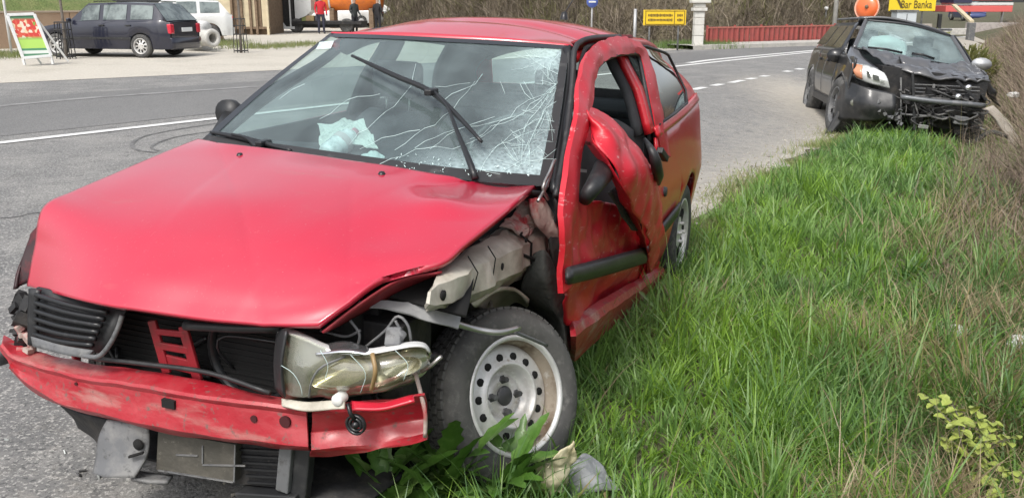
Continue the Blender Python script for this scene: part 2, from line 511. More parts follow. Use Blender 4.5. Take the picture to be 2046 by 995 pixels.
def verge_acc(x, y, dens=1.0, smin=0.0):
    s = s_of(x, y); d = np.hypot(x, y)
    e = smin - .02 + .12 * nz2(x, y, 1.3, 3) + .10 * nz2(x, y, 5, 4)
    a = np.minimum(1, (2.6 / np.maximum(d, 1)) ** 1.15) * (s > e)
    lx, ly = car_local(x, y)
    under = (np.abs(ly) < .66) & (lx < .42) & (lx > -3.0)
    a = a * np.where(under, .03, 1)
    q = (np.stack([x, y, np.zeros_like(x)], 1) - SUV.T) @ SUV.R
    a = a * np.where((np.abs(q[:, 1]) < .75) & (q[:, 0] < .3) & (q[:, 0] > -3.2), .1, 1)
    # the visible wedge plus a margin of about a metre
    a = a * ((x < .62 * y + 1.3) & (x > -.62 * y - 1.0) & (y > 1.3)) * (s < 3.4 + 0 * s)
    a = a * np.where((y < 2.9) & (s < .22), .0, 1)
    a = a * np.where(np.hypot(x - .30, y - 2.62) < .10, .45, 1)       # the torn plastic lies here
    return a * dens
C3 = lambda *c: np.array(c)
def mixc(a, b, t): return a[None] * (1 - t[:, None]) + b[None] * t[:, None]

# ------------------------------------------------------------------ the red wrecked hatchback
CAR = Frame([[-3.47032250e-01, 9.37382159e-01, 2.97204545e-02], [-9.37797645e-01, -3.47182320e-01, -1.18218805e-04], [1.02076001e-02, -2.79127979e-02, 9.99558243e-01]], [-0.65910733, 2.93263319, 0.01661732])
C = CAR.at
RED = (0.56, 0.011, 0.036)
M_red = pm('red_paint', RED, .42, coat=1, coatr=.12, cior=1.75, var=[(2.5, (.50, .02, .03), .45, .75), (38, (.60, .05, .06), .62, .8), (7, (.42, .10, .08), .66, .82)], bump=(3, .06, .02), rvar=.6)
M_hood = pm('red_bonnet_paint', (.54, .008, .042), .42, coat=1, coatr=.11, cior=1.65, var=[(1.6, (.50, .02, .05), .4, .7), (70, (.56, .07, .09), .62, .74), (9, (.48, .06, .07), .62, .76, 9, (1, .3, 1)), (160, (.40, .22, .20), .71, .78, 2)], bump=(2.6, .09, .02), rvar=.55)
M_reddirt = pm('dirty_red_steel', (.38, .012, .024), .5, coat=.3, coatr=.2, var=[(5, (.42, .045, .055), .45, .62, 9, (.5, 1, 3)), (4, (.42, .25, .22), .54, .70, 10, (1, .45, 2.5)), (45, (.18, .10, .09), .57, .68)], bump=(14, .35, .02), rvar=.8)
M_reddark = pm('dark_red_inner', (.22, .012, .02), .6, var=[(8, (.12, .02, .02), .5, .7)])
M_redscr = pm('scuffed_red', (.58, .012, .030), .5, coat=.22, coatr=.2, var=[(4, (.48, .010, .02), .4, .6), (18, (.68, .30, .30), .60, .68, 10, (1, 1, 3))], bump=(5, .15, .03), rvar=.6)
M_redqtr = pm('red_quarter_paint', (.56, .012, .024), .4, coat=.5, coatr=.1, var=[(5, (.48, .03, .02), .5, .7), (20, (.45, .16, .12), .6, .72)], rvar=.6)
M_beige = pm('primer_beige', (.56, .53, .45), .55, var=[(6, (.34, .31, .25), .45, .65), (16, (.62, .60, .54), .6, .75), (30, (.13, .11, .09), .66, .76)], bump=(9, .4, .02), coat=.2)
M_beigered = pm('primer_with_red_overspray', (.45, .36, .32), .55, var=[(10, (.45, .05, .06), .48, .6), (22, (.14, .10, .09), .6, .72)], bump=(20, .6, .02))
M_blk = pm('black_plastic', (.022, .023, .025), .45, var=[(12, (.05, .05, .05), .5, .7)], bump=(40, .1, .005))
M_blk2 = pm('grimy_black', (.016, .016, .017), .7, var=[(9, (.05, .045, .04), .5, .7), (34, (.11, .10, .085), .66, .78)], bump=(20, .4, .02))
M_trim = pm('satin_black_trim', (.018, .019, .021), .32, var=[(20, (.05, .05, .05), .6, .75)])
M_seal = pm('rubber_seal', (.03, .03, .032), .5, var=[(15, (.09, .09, .09), .55, .75)])
M_grey = pm('grey_plastic', (.13, .134, .14), .6, var=[(7, (.20, .20, .195), .45, .6), (30, (.08, .08, .08), .55, .65)], bump=(25, .3, .01))
M_liner = pm('wheel_liner_felt', (.045, .048, .045), .9, var=[(8, (.085, .085, .075), .5, .7), (50, (.13, .12, .10), .62, .75)], bump=(50, .5, .01))
M_tyre = pm('tyre_rubber', (.050, .050, .050), .8, var=[(2.5, (.095, .093, .088), .42, .60), (30, (.14, .136, .128), .52, .68)], bump=(40, .3, .008))
M_rim = pm('steel_rim', (.66, .66, .65), .42, metal=.35, var=[(5, (.52, .50, .47), .48, .65), (18, (.26, .20, .14), .60, .70), (60, (.76, .76, .75), .55, .7)], bump=(30, .2, .006))
M_rimedge = pm('rusty_rim_edge', (.42, .36, .29), .55, metal=.4, var=[(9, (.16, .11, .07), .48, .66), (22, (.66, .64, .60), .58, .72)], bump=(40, .4, .006))
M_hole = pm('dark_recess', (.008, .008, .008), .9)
M_metal = pm('bare_metal', (.50, .50, .49), .35, metal=.8, var=[(14, (.24, .22, .2), .5, .7)])
M_int = pm('dark_interior', (.030, .032, .036), .8, var=[(6, (.05, .05, .055), .45, .65)])
M_seat = pm('seat_fabric', (.045, .047, .055), .9, var=[(30, (.075, .075, .085), .5, .65)], bump=(60, .08, .004))
M_ws = glass('windscreen_glass', (.74, .90, .89), .115, 1.5, (.66, .84, .86))
M_win = glass('side_window_glass', (.78, .90, .87), .06, 1.3)
M_crack = pm('crack_white', (.60, .76, .75), .5)
M_lens = pm('yellowed_lens', (.34, .33, .20), .2, coat=.8, var=[(5, (.48, .46, .30), .45, .6), (14, (.26, .21, .11), .52, .65)])
M_lensgrey = pm('hazed_lens', (.15, .155, .125), .2, coat=.8, var=[(8, (.24, .24, .19), .48, .62)])
M_chrome = pm('reflector_chrome', (.80, .81, .82), .18, metal=.9, var=[(9, (.55, .55, .5), .5, .7)])
M_white = pm('white_plastic', (.76, .76, .74), .5, var=[(12, (.5, .49, .46), .6, .75)])

car = tag(empty('hatchback_car', mat=CAR.matrix()), 'red three-door hatchback with smashed front, bare left wheel and cracked windscreen', 'car')

SZ, SY = [0, .20, .30, .60, .93, 1.15, 1.33, 1.5], [.71, .73, .765, .815, .775, .70, .60, .48]
def side(z, x): return np.interp(z, SZ, SY) - .035 * max(0, -2.05 - x) ** 2 - .06 * max(0, x - .1) ** 2
def SL(off=0): return lambda p: p[1] - side(p[2], p[0]) - off
def S(x, z, sg=1, off=0): return (x, sg * (side(z, x) + off), z)
HX, HZ = [-.5, -.3, -.1, .15, .35, .5, .6, .68, .8], [.967, .962, .95, .922, .877, .812, .745, .66, .5]
def HD(p): return p[2] - np.interp(p[0], HX, HZ) + .035 * (p[1] / .6) ** 2
h = lambda u, v: C(u, v, f=HD)

# --- bonnet
rows = [
    [C(398, 288, y=-.72), C(470, 298, y=-.46), h(600, 317), h(760, 340), h(900, 360), C(1000, 371, y=.47), C(1072, 378, y=.62)],
    [C(330, 315, y=-.72), h(520, 345), h(680, 372), h(840, 396), h(960, 412), h(1035, 411)],
    [C(230, 358, y=-.73), h(430, 400), h(610, 428), h(790, 448), h(900, 458), h(985, 455)],
    [C(150, 393, y=-.74), h(350, 455), h(540, 484), h(720, 500), h(850, 508), h(930, 499)],
    [C(95, 422, y=-.745), h(270, 500), h(480, 532), h(660, 545), h(790, 545), h(882, 536)],
    [C(82, 490, y=-.73), h(240, 548), h(430, 580), h(600, 594), h(700, 588), h(775, 562)],
    [C(72, 540, y=-.72), h(215, 588), h(400, 617), h(560, 628), h(640, 625), h(700, 612)],
    [C(65, 575, y=-.71), h(200, 611), h(380, 641), h(500, 651), h(580, 656), h(640, 657)]]
def dent(P):
    d = P.copy()
    # crease and shallow dents on the struck (left) side
    for (cx, cy, a, r) in [(.33, .42, -.012, .10), (.12, .50, .010, .07), (.42, .20, .006, .12), (-.1, .35, -.005, .12), (.2, -.3, -.004, .2)]:
        q = np.exp(-((P[..., 0] - cx) ** 2 + (P[..., 1] - cy) ** 2) / r ** 2); d[..., 2] += a * q
    for sg in (-1, 1):          # pressed swage lines either side of the centre, and a diagonal buckle on the struck side
        yy = sg * (.20 + .22 * (.55 - P[..., 0])); d[..., 2] += .0012 * sm(-.02, .02, sg * (yy - P[..., 1]))
    q = P[..., 1] - .30 - .55 * (P[..., 0] - .30); d[..., 2] -= .0025 * np.exp(-np.abs(q) / .022) * sm(-.05, .15, P[..., 0])
    q = P[..., 1] + .25 - .9 * (P[..., 0] - .10); d[..., 2] -= .003 * np.exp(-np.abs(q) / .02)
    return d
hood = patch('bonnet', rows, 120, 90, M_hood, car, .018, crum=(.0025, 4, 1), fn=dent)
HG = dent(patch_pts(rows, 70, 60))
def near(P, u, v):
    d = CAR.ray(u, v); q = P.reshape(-1, 3) - CAR.o; t = q @ d / (d @ d); e = np.linalg.norm(q - t[:, None] * d, axis=1)
    k = np.where(e < .012)[0]; k = k[np.argmin(t[k])] if len(k) else np.argmin(e)
    return P.reshape(-1, 3)[k]
hood['label'] = 'red bonnet with its left front corner buckled'
# folded edge seen under the left corner
patch('bonnet_inner_edge', [[h(884, 537) - (0, 0, .012), h(800, 552) - (0, 0, .012), h(720, 600) - (0, 0, .012), h(645, 657) - (0, 0, .012)],
                            [C(872, 552, x=.24), C(800, 585, x=.36), C(722, 628, x=.46), C(660, 662, x=.53)]], 20, 4, M_reddark, car, .006)
for u, v in ((483, 316), (767, 354)):
    p = near(HG, u, v) + np.array((0, 0, .006))
    MB().lathe([(0, .016), (.008, .016), (.012, .008), (.015, -.004)], 12, np.array([[1, 0, 0], [0, 0, -1], [0, 1, 0]]), p + np.array([0, 0, .004])).build('washer_nozzle', M_trim, car, True)

# paint scars on the bonnet corner
mb = MB()
for a, b, w in [((905, 508), (925, 492), .010), ((925, 492), (938, 478), .013), ((890, 520), (905, 508), .006), ((640, 518), (700, 530), .003), ((700, 528), (765, 545), .004), ((690, 515), (735, 538), .0025), ((600, 500), (648, 520), .002), ((960, 445), (940, 470), .004)]:
    A, B = h(*a), h(*b)
    mb.bar(A + (0, 0, .003), B + (0, 0, .003), w, .002)
mb.build('paint_scratch', pm('bare_scratch', (.72, .52, .52), .6), hood)

# --- windscreen
def WSF(p): return p[0] + .27 + (p[2] - .935) * 1.58 + .14 * (p[1] / .6) ** 2
w_ = lambda u, v: C(u, v, f=WSF)
WTOP = [(660, 68), (780, 72), (900, 78), (1030, 85), (1138, 93)]
wtop = [w_(*q) for q in WTOP]
wmid = [C(514, 183, y=-.66), w_(700, 195), w_(850, 205), w_(1000, 220), C(1120, 232, y=.605)]
wbot = [C(398, 286, y=-.73), C(560, 308, z=.94), C(720, 333, z=.937), C(900, 358, z=.93), C(1096, 374, y=.665)]
wsrows = [wtop, wmid, wbot]
wsP = patch_pts(wsrows, 40, 30)
wind = MB().grid([list(r) for r in wsP]).build('windscreen', M_ws, car, True)
wind['label'] = 'cracked windscreen'
_cz = wind.data.attributes.new('craze', 'FLOAT', 'POINT'); _v = wsP.reshape(-1, 3)
_cz.data.foreach_set('value', (.46 * np.exp(-((_v[:, 1] - .62) / .19) ** 2) * (.5 + .5 * sm(1.05, .93, _v[:, 2])) + .22 * np.exp(-((_v[:, 1] - .40) / .25) ** 2) * np.exp(-((_v[:, 2] - .94) / .05) ** 2) + .25 * np.exp(-((_v[:, 1] - .50) / .12) ** 2 - ((_v[:, 2] - 1.3) / .06) ** 2)).astype(np.float32))
def wpt(u, v, off=.006):
    """point on the built windscreen under a picture point, a few millimetres proud of the glass"""
    d = CAR.ray(u, v); q = wsP.reshape(-1, 3) - CAR.o
    t = q @ d / (d @ d); e = np.linalg.norm(q - t[:, None] * d, axis=1); k = np.argsort(e)[:4]
    tt = np.average(t[k], weights=1 / (e[k] + 1e-4))
    return CAR.o + tt * d + off * np.array([.75, 0, .66])
# black band round the glass
def band(rows_, name, w, side_, mat=M_trim):
    pass
nrm = np.array([.83, 0, .55])
def wsband(idx_a, idx_b, name, mat, lift=.004):
    A, B = wsP[idx_a], wsP[idx_b]
    MB().grid([list(A + nrm * lift), list((A + B) / 2 + nrm * lift), list(B + nrm * lift)]).build(name, mat, wind, True)
M_frit = pm('black_glass_band', (.03, .034, .04), .12, coat=.6)
wsband(0, 1, 'glass_band', M_frit); wsband(28, 30, 'glass_band', M_seal)
for j0, j1 in ((0, 1), (39, 40)):
    A, B = wsP[:, j0], wsP[:, j1]
    MB().grid([list(A + nrm * .004), list(B + nrm * .004)]).build('glass_band', M_frit if j0 == 0 else M_seal, wind, True)
# cracks: thin white ribbons following the glass
CR = [MB()]
def crack(pts, w=.0010, jit=3, n=None):
    n = n or max(2, int(np.linalg.norm(np.diff(np.array(pts), axis=0), axis=1).sum() / 22))
    Q = cr(np.array(pts, float), n); Q[1:-1] += rng.normal(0, jit, (len(Q) - 2, 2))
    P3 = [wpt(*q) for q in Q]
    for a, b in zip(P3[:-1], P3[1:]): CR[0].bar(a, b, w * rng.uniform(.5, 1.3), .0008, up=nrm)
for c_ in [[(790, 302), (860, 255), (900, 225), (950, 165)], [(700, 290), (760, 240), (815, 185), (832, 130)], [(830, 298), (900, 262), (985, 250), (1060, 205), (1112, 175)], [(905, 300), (975, 268), (1045, 225), (1115, 168)],
           [(860, 300), (915, 268), (990, 235)], [(1112, 170), (1075, 225), (1050, 262), (1042, 330)], [(1112, 178), (1080, 240), (1062, 290), (1058, 335)], [(1115, 165), (1070, 215), (1020, 240), (940, 280)], [(1112, 300), (1080, 318), (1040, 328), (1005, 345)],
           [(1112, 320), (1075, 322), (1030, 335)], [(1112, 205), (1085, 230), (1068, 280)], [(1108, 245), (1075, 240), (1040, 262), (985, 300)], [(1000, 165), (1010, 190)], [(1040, 170), (1062, 200)], [(870, 175), (940, 168)], [(1100, 120), (1050, 112), (1010, 118)], [(1115, 150), (1080, 130), (1050, 105)],
           [(720, 300), (790, 270), (840, 262)], [(640, 240), (700, 200), (760, 190)], [(560, 200), (610, 170)], [(960, 345), (990, 300), (1060, 265), (1110, 262)], [(885, 205), (930, 180), (965, 150)], [(1118, 110), (1095, 150), (1112, 172)], [(930, 320), (960, 340), (1000, 350)], [(760, 330), (830, 300), (905, 300)]]:
    CR[0] = MB(); crack(c_); CR[0].build('glass_crack', M_crack, wind)
CR[0] = MB()
for _ in range(110):
    ctr = [(1112, 170), (1045, 330), (1085, 120), (1060, 290), (1090, 220)][_ % 5]
    a = rng.uniform(0, 6.28); r0 = rng.uniform(2, 26); r1 = r0 + rng.uniform(10, 46)
    p, q = (ctr[0] + r0 * math.cos(a), ctr[1] + r0 * math.sin(a)), (ctr[0] + r1 * math.cos(a + .25), ctr[1] + r1 * math.sin(a + .25))
    ok = all(880 < t[0] < 1116 - max(0, (t[1] - 250) * .13) and 100 < t[1] < 352 for t in (p, q))
    if ok: crack([p, q], .0007, 1, 2)
for _ in range(70):
    u = rng.uniform(790, 1095); v = 322 + (u - 790) * .09 + rng.uniform(-14, 18)
    if v < 356: crack([(u, v), (u + rng.uniform(-4, 4), v + rng.uniform(-4, 4))], .002, 0, 1)
CR[0].build('glass_splinters', M_crack, wind)['kind'] = 'stuff'

# stickers on the glass
def wquad(name, px, mat, off=.005):
    P = [wpt(*q, off) for q in px]
    return MB().add(P, [tuple(range(len(P)))]).build(name, mat, wind)
wquad('sticker', [(640, 86), (668, 84), (662, 99), (632, 101)], pm('sticker_pale', (.62, .72, .72), .5, var=[(40, (.4, .5, .5), .5, .6)]))

# --- wipers
def wiper(name, blade, arm, pivot_r, off):
    B = [wpt(u, v, o) for (u, v, o) in blade]; A = [wpt(u, v, o) for (u, v, o) in arm]
    root = MB().tube(A, [.013, .009, .006, .006], 8, smooth=16).build(name, M_trim, car, True)
    MB().tube(B, [.006, .010, .011, .010, .006], 8, smooth=24).build('blade', M_trim, root, True)
    k = len(B) // 2
    MB().box(B[k], (.07, .03, .024), np.eye(3)).build('joint', M_trim, root, bevel=.006)
wiper('wiper', [(713, 128, .05), (800, 170, .055), (872, 204, .06), (925, 252, .055), (970, 300, .05)], [(953, 364, .02), (944, 335, .035), (918, 270, .055), (905, 235, .065), (880, 208, .07)], .012, .05)
wiper('wiper', [(424, 268, .012), (480, 279, .014), (530, 291, .014), (585, 305, .012)], [(520, 300, .02), (500, 284, .025), (470, 276, .025)], .012, .01)
# cowl strip
cow = [[C(398, 290, y=-.74), C(560, 309, z=.93), C(720, 334, z=.927), C(900, 360, z=.92), C(1085, 382, y=.665)],
       [C(402, 291, y=-.71) - (0, 0, .03), C(560, 316, z=.91), C(720, 341, z=.905), C(900, 366, z=.895), C(1080, 385, y=.64) - (0, 0, .03)]]
patch('scuttle_panel', cow, 30, 3, M_trim, car, .01)

# --- roof
def roofz(x): return np.interp(x, [-2.85, -2.7, -2.45, -2.1, -1.7, -1.4, -1.2, -1.0, -.9], [1.27, 1.315, 1.365, 1.408, 1.428, 1.425, 1.41, 1.375, 1.355])
def roofw(x): return np.interp(x, [-2.85, -2.3, -1.6, -1.0], [.52, .575, .60, .535])
rows = [[p + np.array([-.006, 0, .008]) for p in wtop]]
for x in (-1.22, -1.5, -1.9, -2.3, -2.6, -2.8):
    w = roofw(x); z = roofz(x)
    rows.append([(x, t * w, z - .085 * abs(t) ** 2.6 - .006 * t * t) for t in (-1, -.75, -.4, 0, .4, .75, 1)])
def rwrinkle(P):
    Q = P.copy(); x, y = P[..., 0], P[..., 1]
    Q[..., 2] -= .012 * np.exp(-((x + 1.26 + .10 * y) / .03) ** 2) * sm(-.3, .3, y)
    Q[..., 2] += .010 * np.exp(-((x + 1.36 + .2 * y) / .04) ** 2) * sm(-.4, .4, y)
    Q[..., 2] -= .014 * np.exp(-((x + 1.6 + .5 * (y - .3)) / .06) ** 2) * sm(0, .5, y)
    return Q
patch('roof', rows, 44, 50, M_red, car, .02, fn=rwrinkle)
patch('headliner', [[np.array(p) - (0, 0, .035) for p in r] for r in rows[1:]], 16, 16, pm('headliner_grey', (.20, .20, .20), .9), car, .01)
# aerial
ab = C(1127, 36, z=1.425)
mb = MB().lathe([(0, .03), (.012, .028), (.02, .0), (.022, -.01)], 12, np.array([[1, 0, 0], [0, 0, -1], [0, 1, 0]]), ab)
mb.tube([ab + (0, 0, .02), ab + (-.25, .05, .22), ab + (-.42, .09, .36)], [.004, .003, .002], 6)
mb.build('aerial', M_trim, car, True)

# --- right side of the body (far side), both rear quarters, tail
def arch(x, cx, R=.335, zc=.29, zl=.2):
    d = R * R - (x - cx) ** 2
    return max(zl, zc + math.sqrt(d)) if d > 0 else zl
def sidepanel(name, x0, x1, zhi, sg, mat, cxs=(), nx=40, nz=10, off=0, parent=None, zl=.2):
    X = np.linspace(x0, x1, nx + 1); rows = []
    for x in X:
        lo = max([zl] + [arch(x, c, zl=zl) for c in cxs]); hi = zhi(x) if callable(zhi) else zhi
        rows.append([S(x, z, sg, off) for z in np.linspace(lo, max(hi, lo + .01), nz + 1)])
    return MB().grid(rows).build(name, mat, parent or car, True, .012, off=-1 if sg < 0 else 1)
beltz = lambda x: float(np.interp(x, [-3.0, -2.6, -1.6, -.4, 0, .45, .62], [1.0, .985, .955, .935, .905, .80, .70]))
sidepanel('front_wing', .36, -.42, lambda x: beltz(x) - .06, -1, M_red, (0.0,), 30, zl=.25, off=-.05)
sidepanel('door', -.43, -1.60, beltz, -1, M_red, (), 24)
sidepanel('rear_quarter', -1.61, -3.0, beltz, -1, M_red, (-2.5,), 40)
railz = lambda x: roofz(x) - .09
def pillar(name, a0, a1, b0, b1, sg, mat, off=0, nz=8):
    """strip from the belt (x a0..a1) to the roof rail (x b0..b1)"""
    rows = []
    for t in np.linspace(0, 1, nz + 1):
        xa, xb = a0 + (b0 - a0) * t, a1 + (b1 - a1) * t
        r = []
        for x in np.linspace(xa, xb, 5):
            z = beltz(x) + (railz(x) - beltz(x)) * t
            y = side(z, x) * (1 - t ** 4) + roofw(x) * t ** 4
            r.append((x, sg * (y + off), z))
        rows.append(r)
    return MB().grid(rows).build(name, mat, car, True, .03, off=-1 if sg > 0 else 1)
for sg in (-1, 1):
    pillar('centre_pillar', -1.54 if sg < 0 else -1.52, -1.65, -1.58 if sg < 0 else -1.56, -1.65, sg, M_red if sg < 0 else M_redqtr, nz=8)
    pillar('rear_pillar', -2.52, -2.97, -2.38, -2.70, sg, M_red if sg < 0 else M_redqtr)
    rl = [(x, sg * roofw(x), railz(x)) for x in np.linspace(-1.02, -2.75, 20)]
    MB().tube(rl, .022, 8).build('roof_rail', M_redqtr, car, True)
pillar('windscreen_pillar', -.40, -.50, -1.0, -1.12, -1, M_trim)  # red pillar coloured black, imitating paint that darkens at a grazing angle
for sg in (-1, 1):
    pillar('pillar_trim', -1.45, -1.71, -1.50, -1.71, sg, M_int, -.036); pillar('pillar_trim', -2.38, -2.97, -2.22, -2.72, sg, M_int, -.045)
    MB().tube([(x, sg * (roofw(x) - .05), railz(x) - .005) for x in np.linspace(-1.05, -2.72, 16)], .035, 8).build('rail_trim', M_int, car, True)
patch('tailgate_trim', [[(-2.88, -.70, 1.005), (-2.97, 0, 1.01), (-2.88, .70, 1.005)], [(-2.86, -.68, .5), (-2.95, 0, .5), (-2.86, .68, .5)]], 10, 5, M_int, car, .02)
patch('parcel_shelf', [[(-2.35, -.66, .93), (-2.35, .66, .93)], [(-2.9, -.62, .96), (-2.9, .62, .96)]], 6, 4, M_int, car, .02)
patch('quarter_lining', [[(-1.6, -.735, .985), (-2.95, -.66, 1.03)], [(-1.6, -.735, .9), (-2.95, -.66, .9)]], 8, 3, M_int, car, .01)
patch('quarter_lining', [[(-1.6, .735, .975), (-2.95, .66, 1.02)], [(-1.6, .735, .9), (-2.95, .66, .9)]], 8, 3, M_int, car, .01)
# window panes, far side
def pane(name, a0, a1, b0, b1, sg, mat, off=-.012):
    o = pillar(name, a0, a1, b0, b1, sg, mat, off); o.modifiers.clear(); return o
pane('side_window', -.50, -1.54, -1.12, -1.58, -1, M_win); pane('rear_side_window', -1.66, -2.5, -1.66, -2.36, -1, M_win)
# far side mirror
MIR = C(462, 226, y=-.84)
mb = MB().lathe([(0, -.05), (.035, -.045), (.055, -.01), (.058, .03), (.0, .035)], 16, np.array([[0, 1, 0], [1, 0, 0], [0, 0, 1.0]]), MIR)
mb.bar((-.5, -.76, .95), tuple(MIR), .04); mb.build('door_mirror', M_blk, car, True)
# tail
tail_rows = [[(-2.80, -.50, 1.232), (-2.83, 0, 1.29), (-2.80, .50, 1.232)], [(-2.98, -.56, 1.0), (-3.03, 0, 1.0), (-2.98, .56, 1.0)]]
patch('rear_window', tail_rows, 12, 6, M_win, car)
for sg in (-1, 1):
    patch('tailgate_pillar', [[(-2.78, sg * .50, 1.236), (-2.72, sg * .54, 1.215)], [(-2.98, sg * .56, 1.0), (-2.94, sg * .70, 1.0)]], 3, 6, M_red, car, .02)
patch('tailgate', [[(-2.94, -.72, 1.0), (-3.02, -.5, 1.0), (-3.06, 0, 1.0), (-3.02, .5, 1.0), (-2.94, .72, 1.0)], [(-2.98, -.76, .75), (-3.07, -.5, .72), (-3.1, 0, .7), (-3.07, .5, .72), (-2.98, .76, .75)], [(-2.98, -.74, .5), (-3.07, -.5, .5), (-3.1, 0, .5), (-3.07, .5, .5), (-2.98, .74, .5)]], 16, 6, M_red, car, .02)
patch('rear_bumper', [[(-2.9, -.76, .52), (-3.1, -.55, .52), (-3.14, 0, .52), (-3.1, .55, .52), (-2.9, .76, .52)], [(-2.9, -.73, .22), (-3.08, -.5, .24), (-3.1, 0, .24), (-3.08, .5, .24), (-2.9, .73, .22)]], 16, 5, M_red, car, .02)

# left rear quarter (seen)
sidepanel('rear_quarter', -1.60, -3.0, lambda x: beltz(x) - .03, 1, M_redqtr, (-2.5,), 50, 14)
patch('quarter_shoulder', [[S(x, beltz(x) - .03, 1) for x in np.linspace(-1.6, -2.98, 8)], [S(x, beltz(x) + .015, 1, -.004) for x in np.linspace(-1.6, -2.96, 8)]], 20, 3, M_redqtr, car, .012, off=1)
pane('rear_side_window', -1.62, -2.56, -1.62, -2.42, 1, glass('tinted_glass', (.26, .32, .32), .03, 1.7), .003)
wq = pillar
sealpts = [S(-1.68, .975, 1, .006), S(-2.1, .985, 1, .006), S(-2.50, 1.0, 1, .006), S(-2.56, 1.06, 1, .006), S(-2.44, 1.25, 1, .004), S(-2.36, railz(-2.36) - .02, 1, .004), S(-2.0, railz(-2.0) - .015, 1, .004), S(-1.69, railz(-1.69) - .015, 1, .004)]
MB().tube(sealpts, .008, 6).build('window_seal', M_seal, car, True)
# wheel arch lip and dark well behind
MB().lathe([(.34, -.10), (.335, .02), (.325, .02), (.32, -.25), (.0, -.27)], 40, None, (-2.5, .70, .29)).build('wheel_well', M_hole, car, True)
patch('side_moulding', [[S(-1.62, .50, 1, .014), S(-2.14, .53, 1, .014)], [S(-1.62, .43, 1, .014), S(-2.12, .46, 1, .014)]], 8, 2, M_blk, car, .014, off=0)
MB().lathe([(0, .012), (.022, .011), (.026, -.01)], 16, None, S(-1.72, .66, 1)).build('fuel_lock', M_blk, car, True)

# floor, bulkheads and cabin
mb = MB(); mb.box((-1.65, 0, .22), (2.2, 1.36, .06)); mb.box((-.48, 0, .55), (.05, 1.34, .62)); mb.box((-2.45, 0, .52), (.9, 1.1, .5)); mb.build('floor_pan', M_int, car)
patch('dashboard', [[(-.40, -.66, .905), (-.36, 0, .915), (-.40, .64, .905)], [(-.62, -.68, .92), (-.62, -.3, .935), (-.62, .36, .965), (-.62, .66, .92)], [(-.78, -.68, .87), (-.80, 0, .88), (-.78, .66, .87)], [(-.76, -.68, .6), (-.74, 0, .55), (-.76, .66, .6)]], 24, 14, M_int, car, .02)
patch('door_card', [[(-.45, -.73, .95), (-1.6, -.73, .96)], [(-.45, -.70, .3), (-1.6, -.70, .3)]], 6, 4, M_int, car, .02)
patch('quarter_trim', [[(-1.6, .70, .96), (-2.7, .66, .98)], [(-1.6, .70, .3), (-2.7, .66, .3)]], 6, 4, M_int, car, .02)
patch('quarter_trim', [[(-1.6, -.71, .96), (-2.7, -.68, .98)], [(-1.6, -.70, .3), (-2.7, -.66, .3)]], 6, 4, M_int, car, .02)
R_st = np.array([[.84, 0, -.54], [0, 1, 0], [.54, 0, .84]])
mb = MB()
ring = [np.array((0, .185 * math.cos(a), .185 * math.sin(a))) @ R_st.T + (-.90, .34, .90) for a in np.linspace(0, 6.283, 33)]
mb.tube(ring, .015, 8, caps=False); mb.box((-.885, .34, .89), (.05, .13, .1), R_st); mb.bar((-.89, .18, .9), (-.89, .5, .9), .03, .05); mb.tube([(-.88, .34, .89), (-.7, .34, .78)], .03)
mb.build('steering_wheel', M_blk, car, True)
def seat(name, x, y, w, zt, hr=True):
    def sec(z, xx, ww, d): return [(xx, y - ww / 2, z), (xx + d, y - ww * .42, z), (xx + d * 1.1, y, z), (xx + d, y + ww * .42, z), (xx, y + ww / 2, z)]
    o = patch(name, [sec(.45, x, w, .12), sec(.7, x - .06, w * 1.02, .13), sec(zt - .1, x - .13, w * .95, .1), sec(zt, x - .16, w * .7, .06), sec(zt + .005, x - .22, w * .6, .02)], 14, 20, M_seat, car, .05)
    patch('cushion', [[(x + .05, y - w / 2, .48), (x + .05, y, .47), (x + .05, y + w / 2, .48)], [(x + .45, y - w / 2, .54), (x + .45, y, .52), (x + .45, y + w / 2, .54)], [(x + .52, y - w / 2, .42), (x + .53, y, .42), (x + .52, y + w / 2, .42)]], 10, 8, M_seat, o, .08)
    if hr:
        mb = MB(); mb.box((x - .17, y, zt + .15), (.09, .25, .17)); mb.build('headrest', M_seat, o, True, bevel=.035)
        mb = MB(); mb.tube([(x - .17, y - .06, zt - .02), (x - .17, y - .06, zt + .08)], .006); mb.tube([(x - .17, y + .06, zt - .02), (x - .17, y + .06, zt + .08)], .006); mb.build('headrest_post', M_metal, o, True)
seat('front_seat', -1.25, -.43, .46, .98); seat('front_seat', -1.30, .36, .48, .98)
seat('rear_seat', -2.28, -.33, .62, .93, False); seat('rear_seat', -2.28, .33, .62, .93, False)

# --- left windscreen pillar, seal and scuttle corner
apl = [[C(1138, 90, y=.535), C(1136, 150, y=.565), C(1122, 240, y=.605), C(1100, 372, y=.668)], [C(1152, 98, y=.55), C(1150, 160, y=.585), C(1138, 250, y=.63), C(1116, 385, y=.70)]]
patch('windscreen_pillar', apl, 20, 3, M_trim, car, .03)
MB().tube([C(1238, 74, y=.60), C(1190, 76, y=.60), C(1160, 84, y=.585), C(1147, 104, y=.58), C(1145, 150, y=.60), C(1136, 240, y=.635), C(1124, 320, y=.67), C(1110, 392, y=.70)], .011, 8, smooth=30).build('door_seal', M_seal, car, True)
MB().tube([C(1225, 86, y=.58), C(1180, 92, y=.58), C(1166, 108, y=.58), C(1158, 150, y=.60)], .010, 8, smooth=16).build('door_seal', M_seal, car, True)
patch('roof_gutter', [[C(1140, 84, y=.54), C(1190, 72, y=.585), C(1260, 70, y=.60)], [C(1150, 100, y=.53), C(1196, 96, y=.57), C(1262, 92, y=.59)]], 12, 3, M_reddark, car, .01)
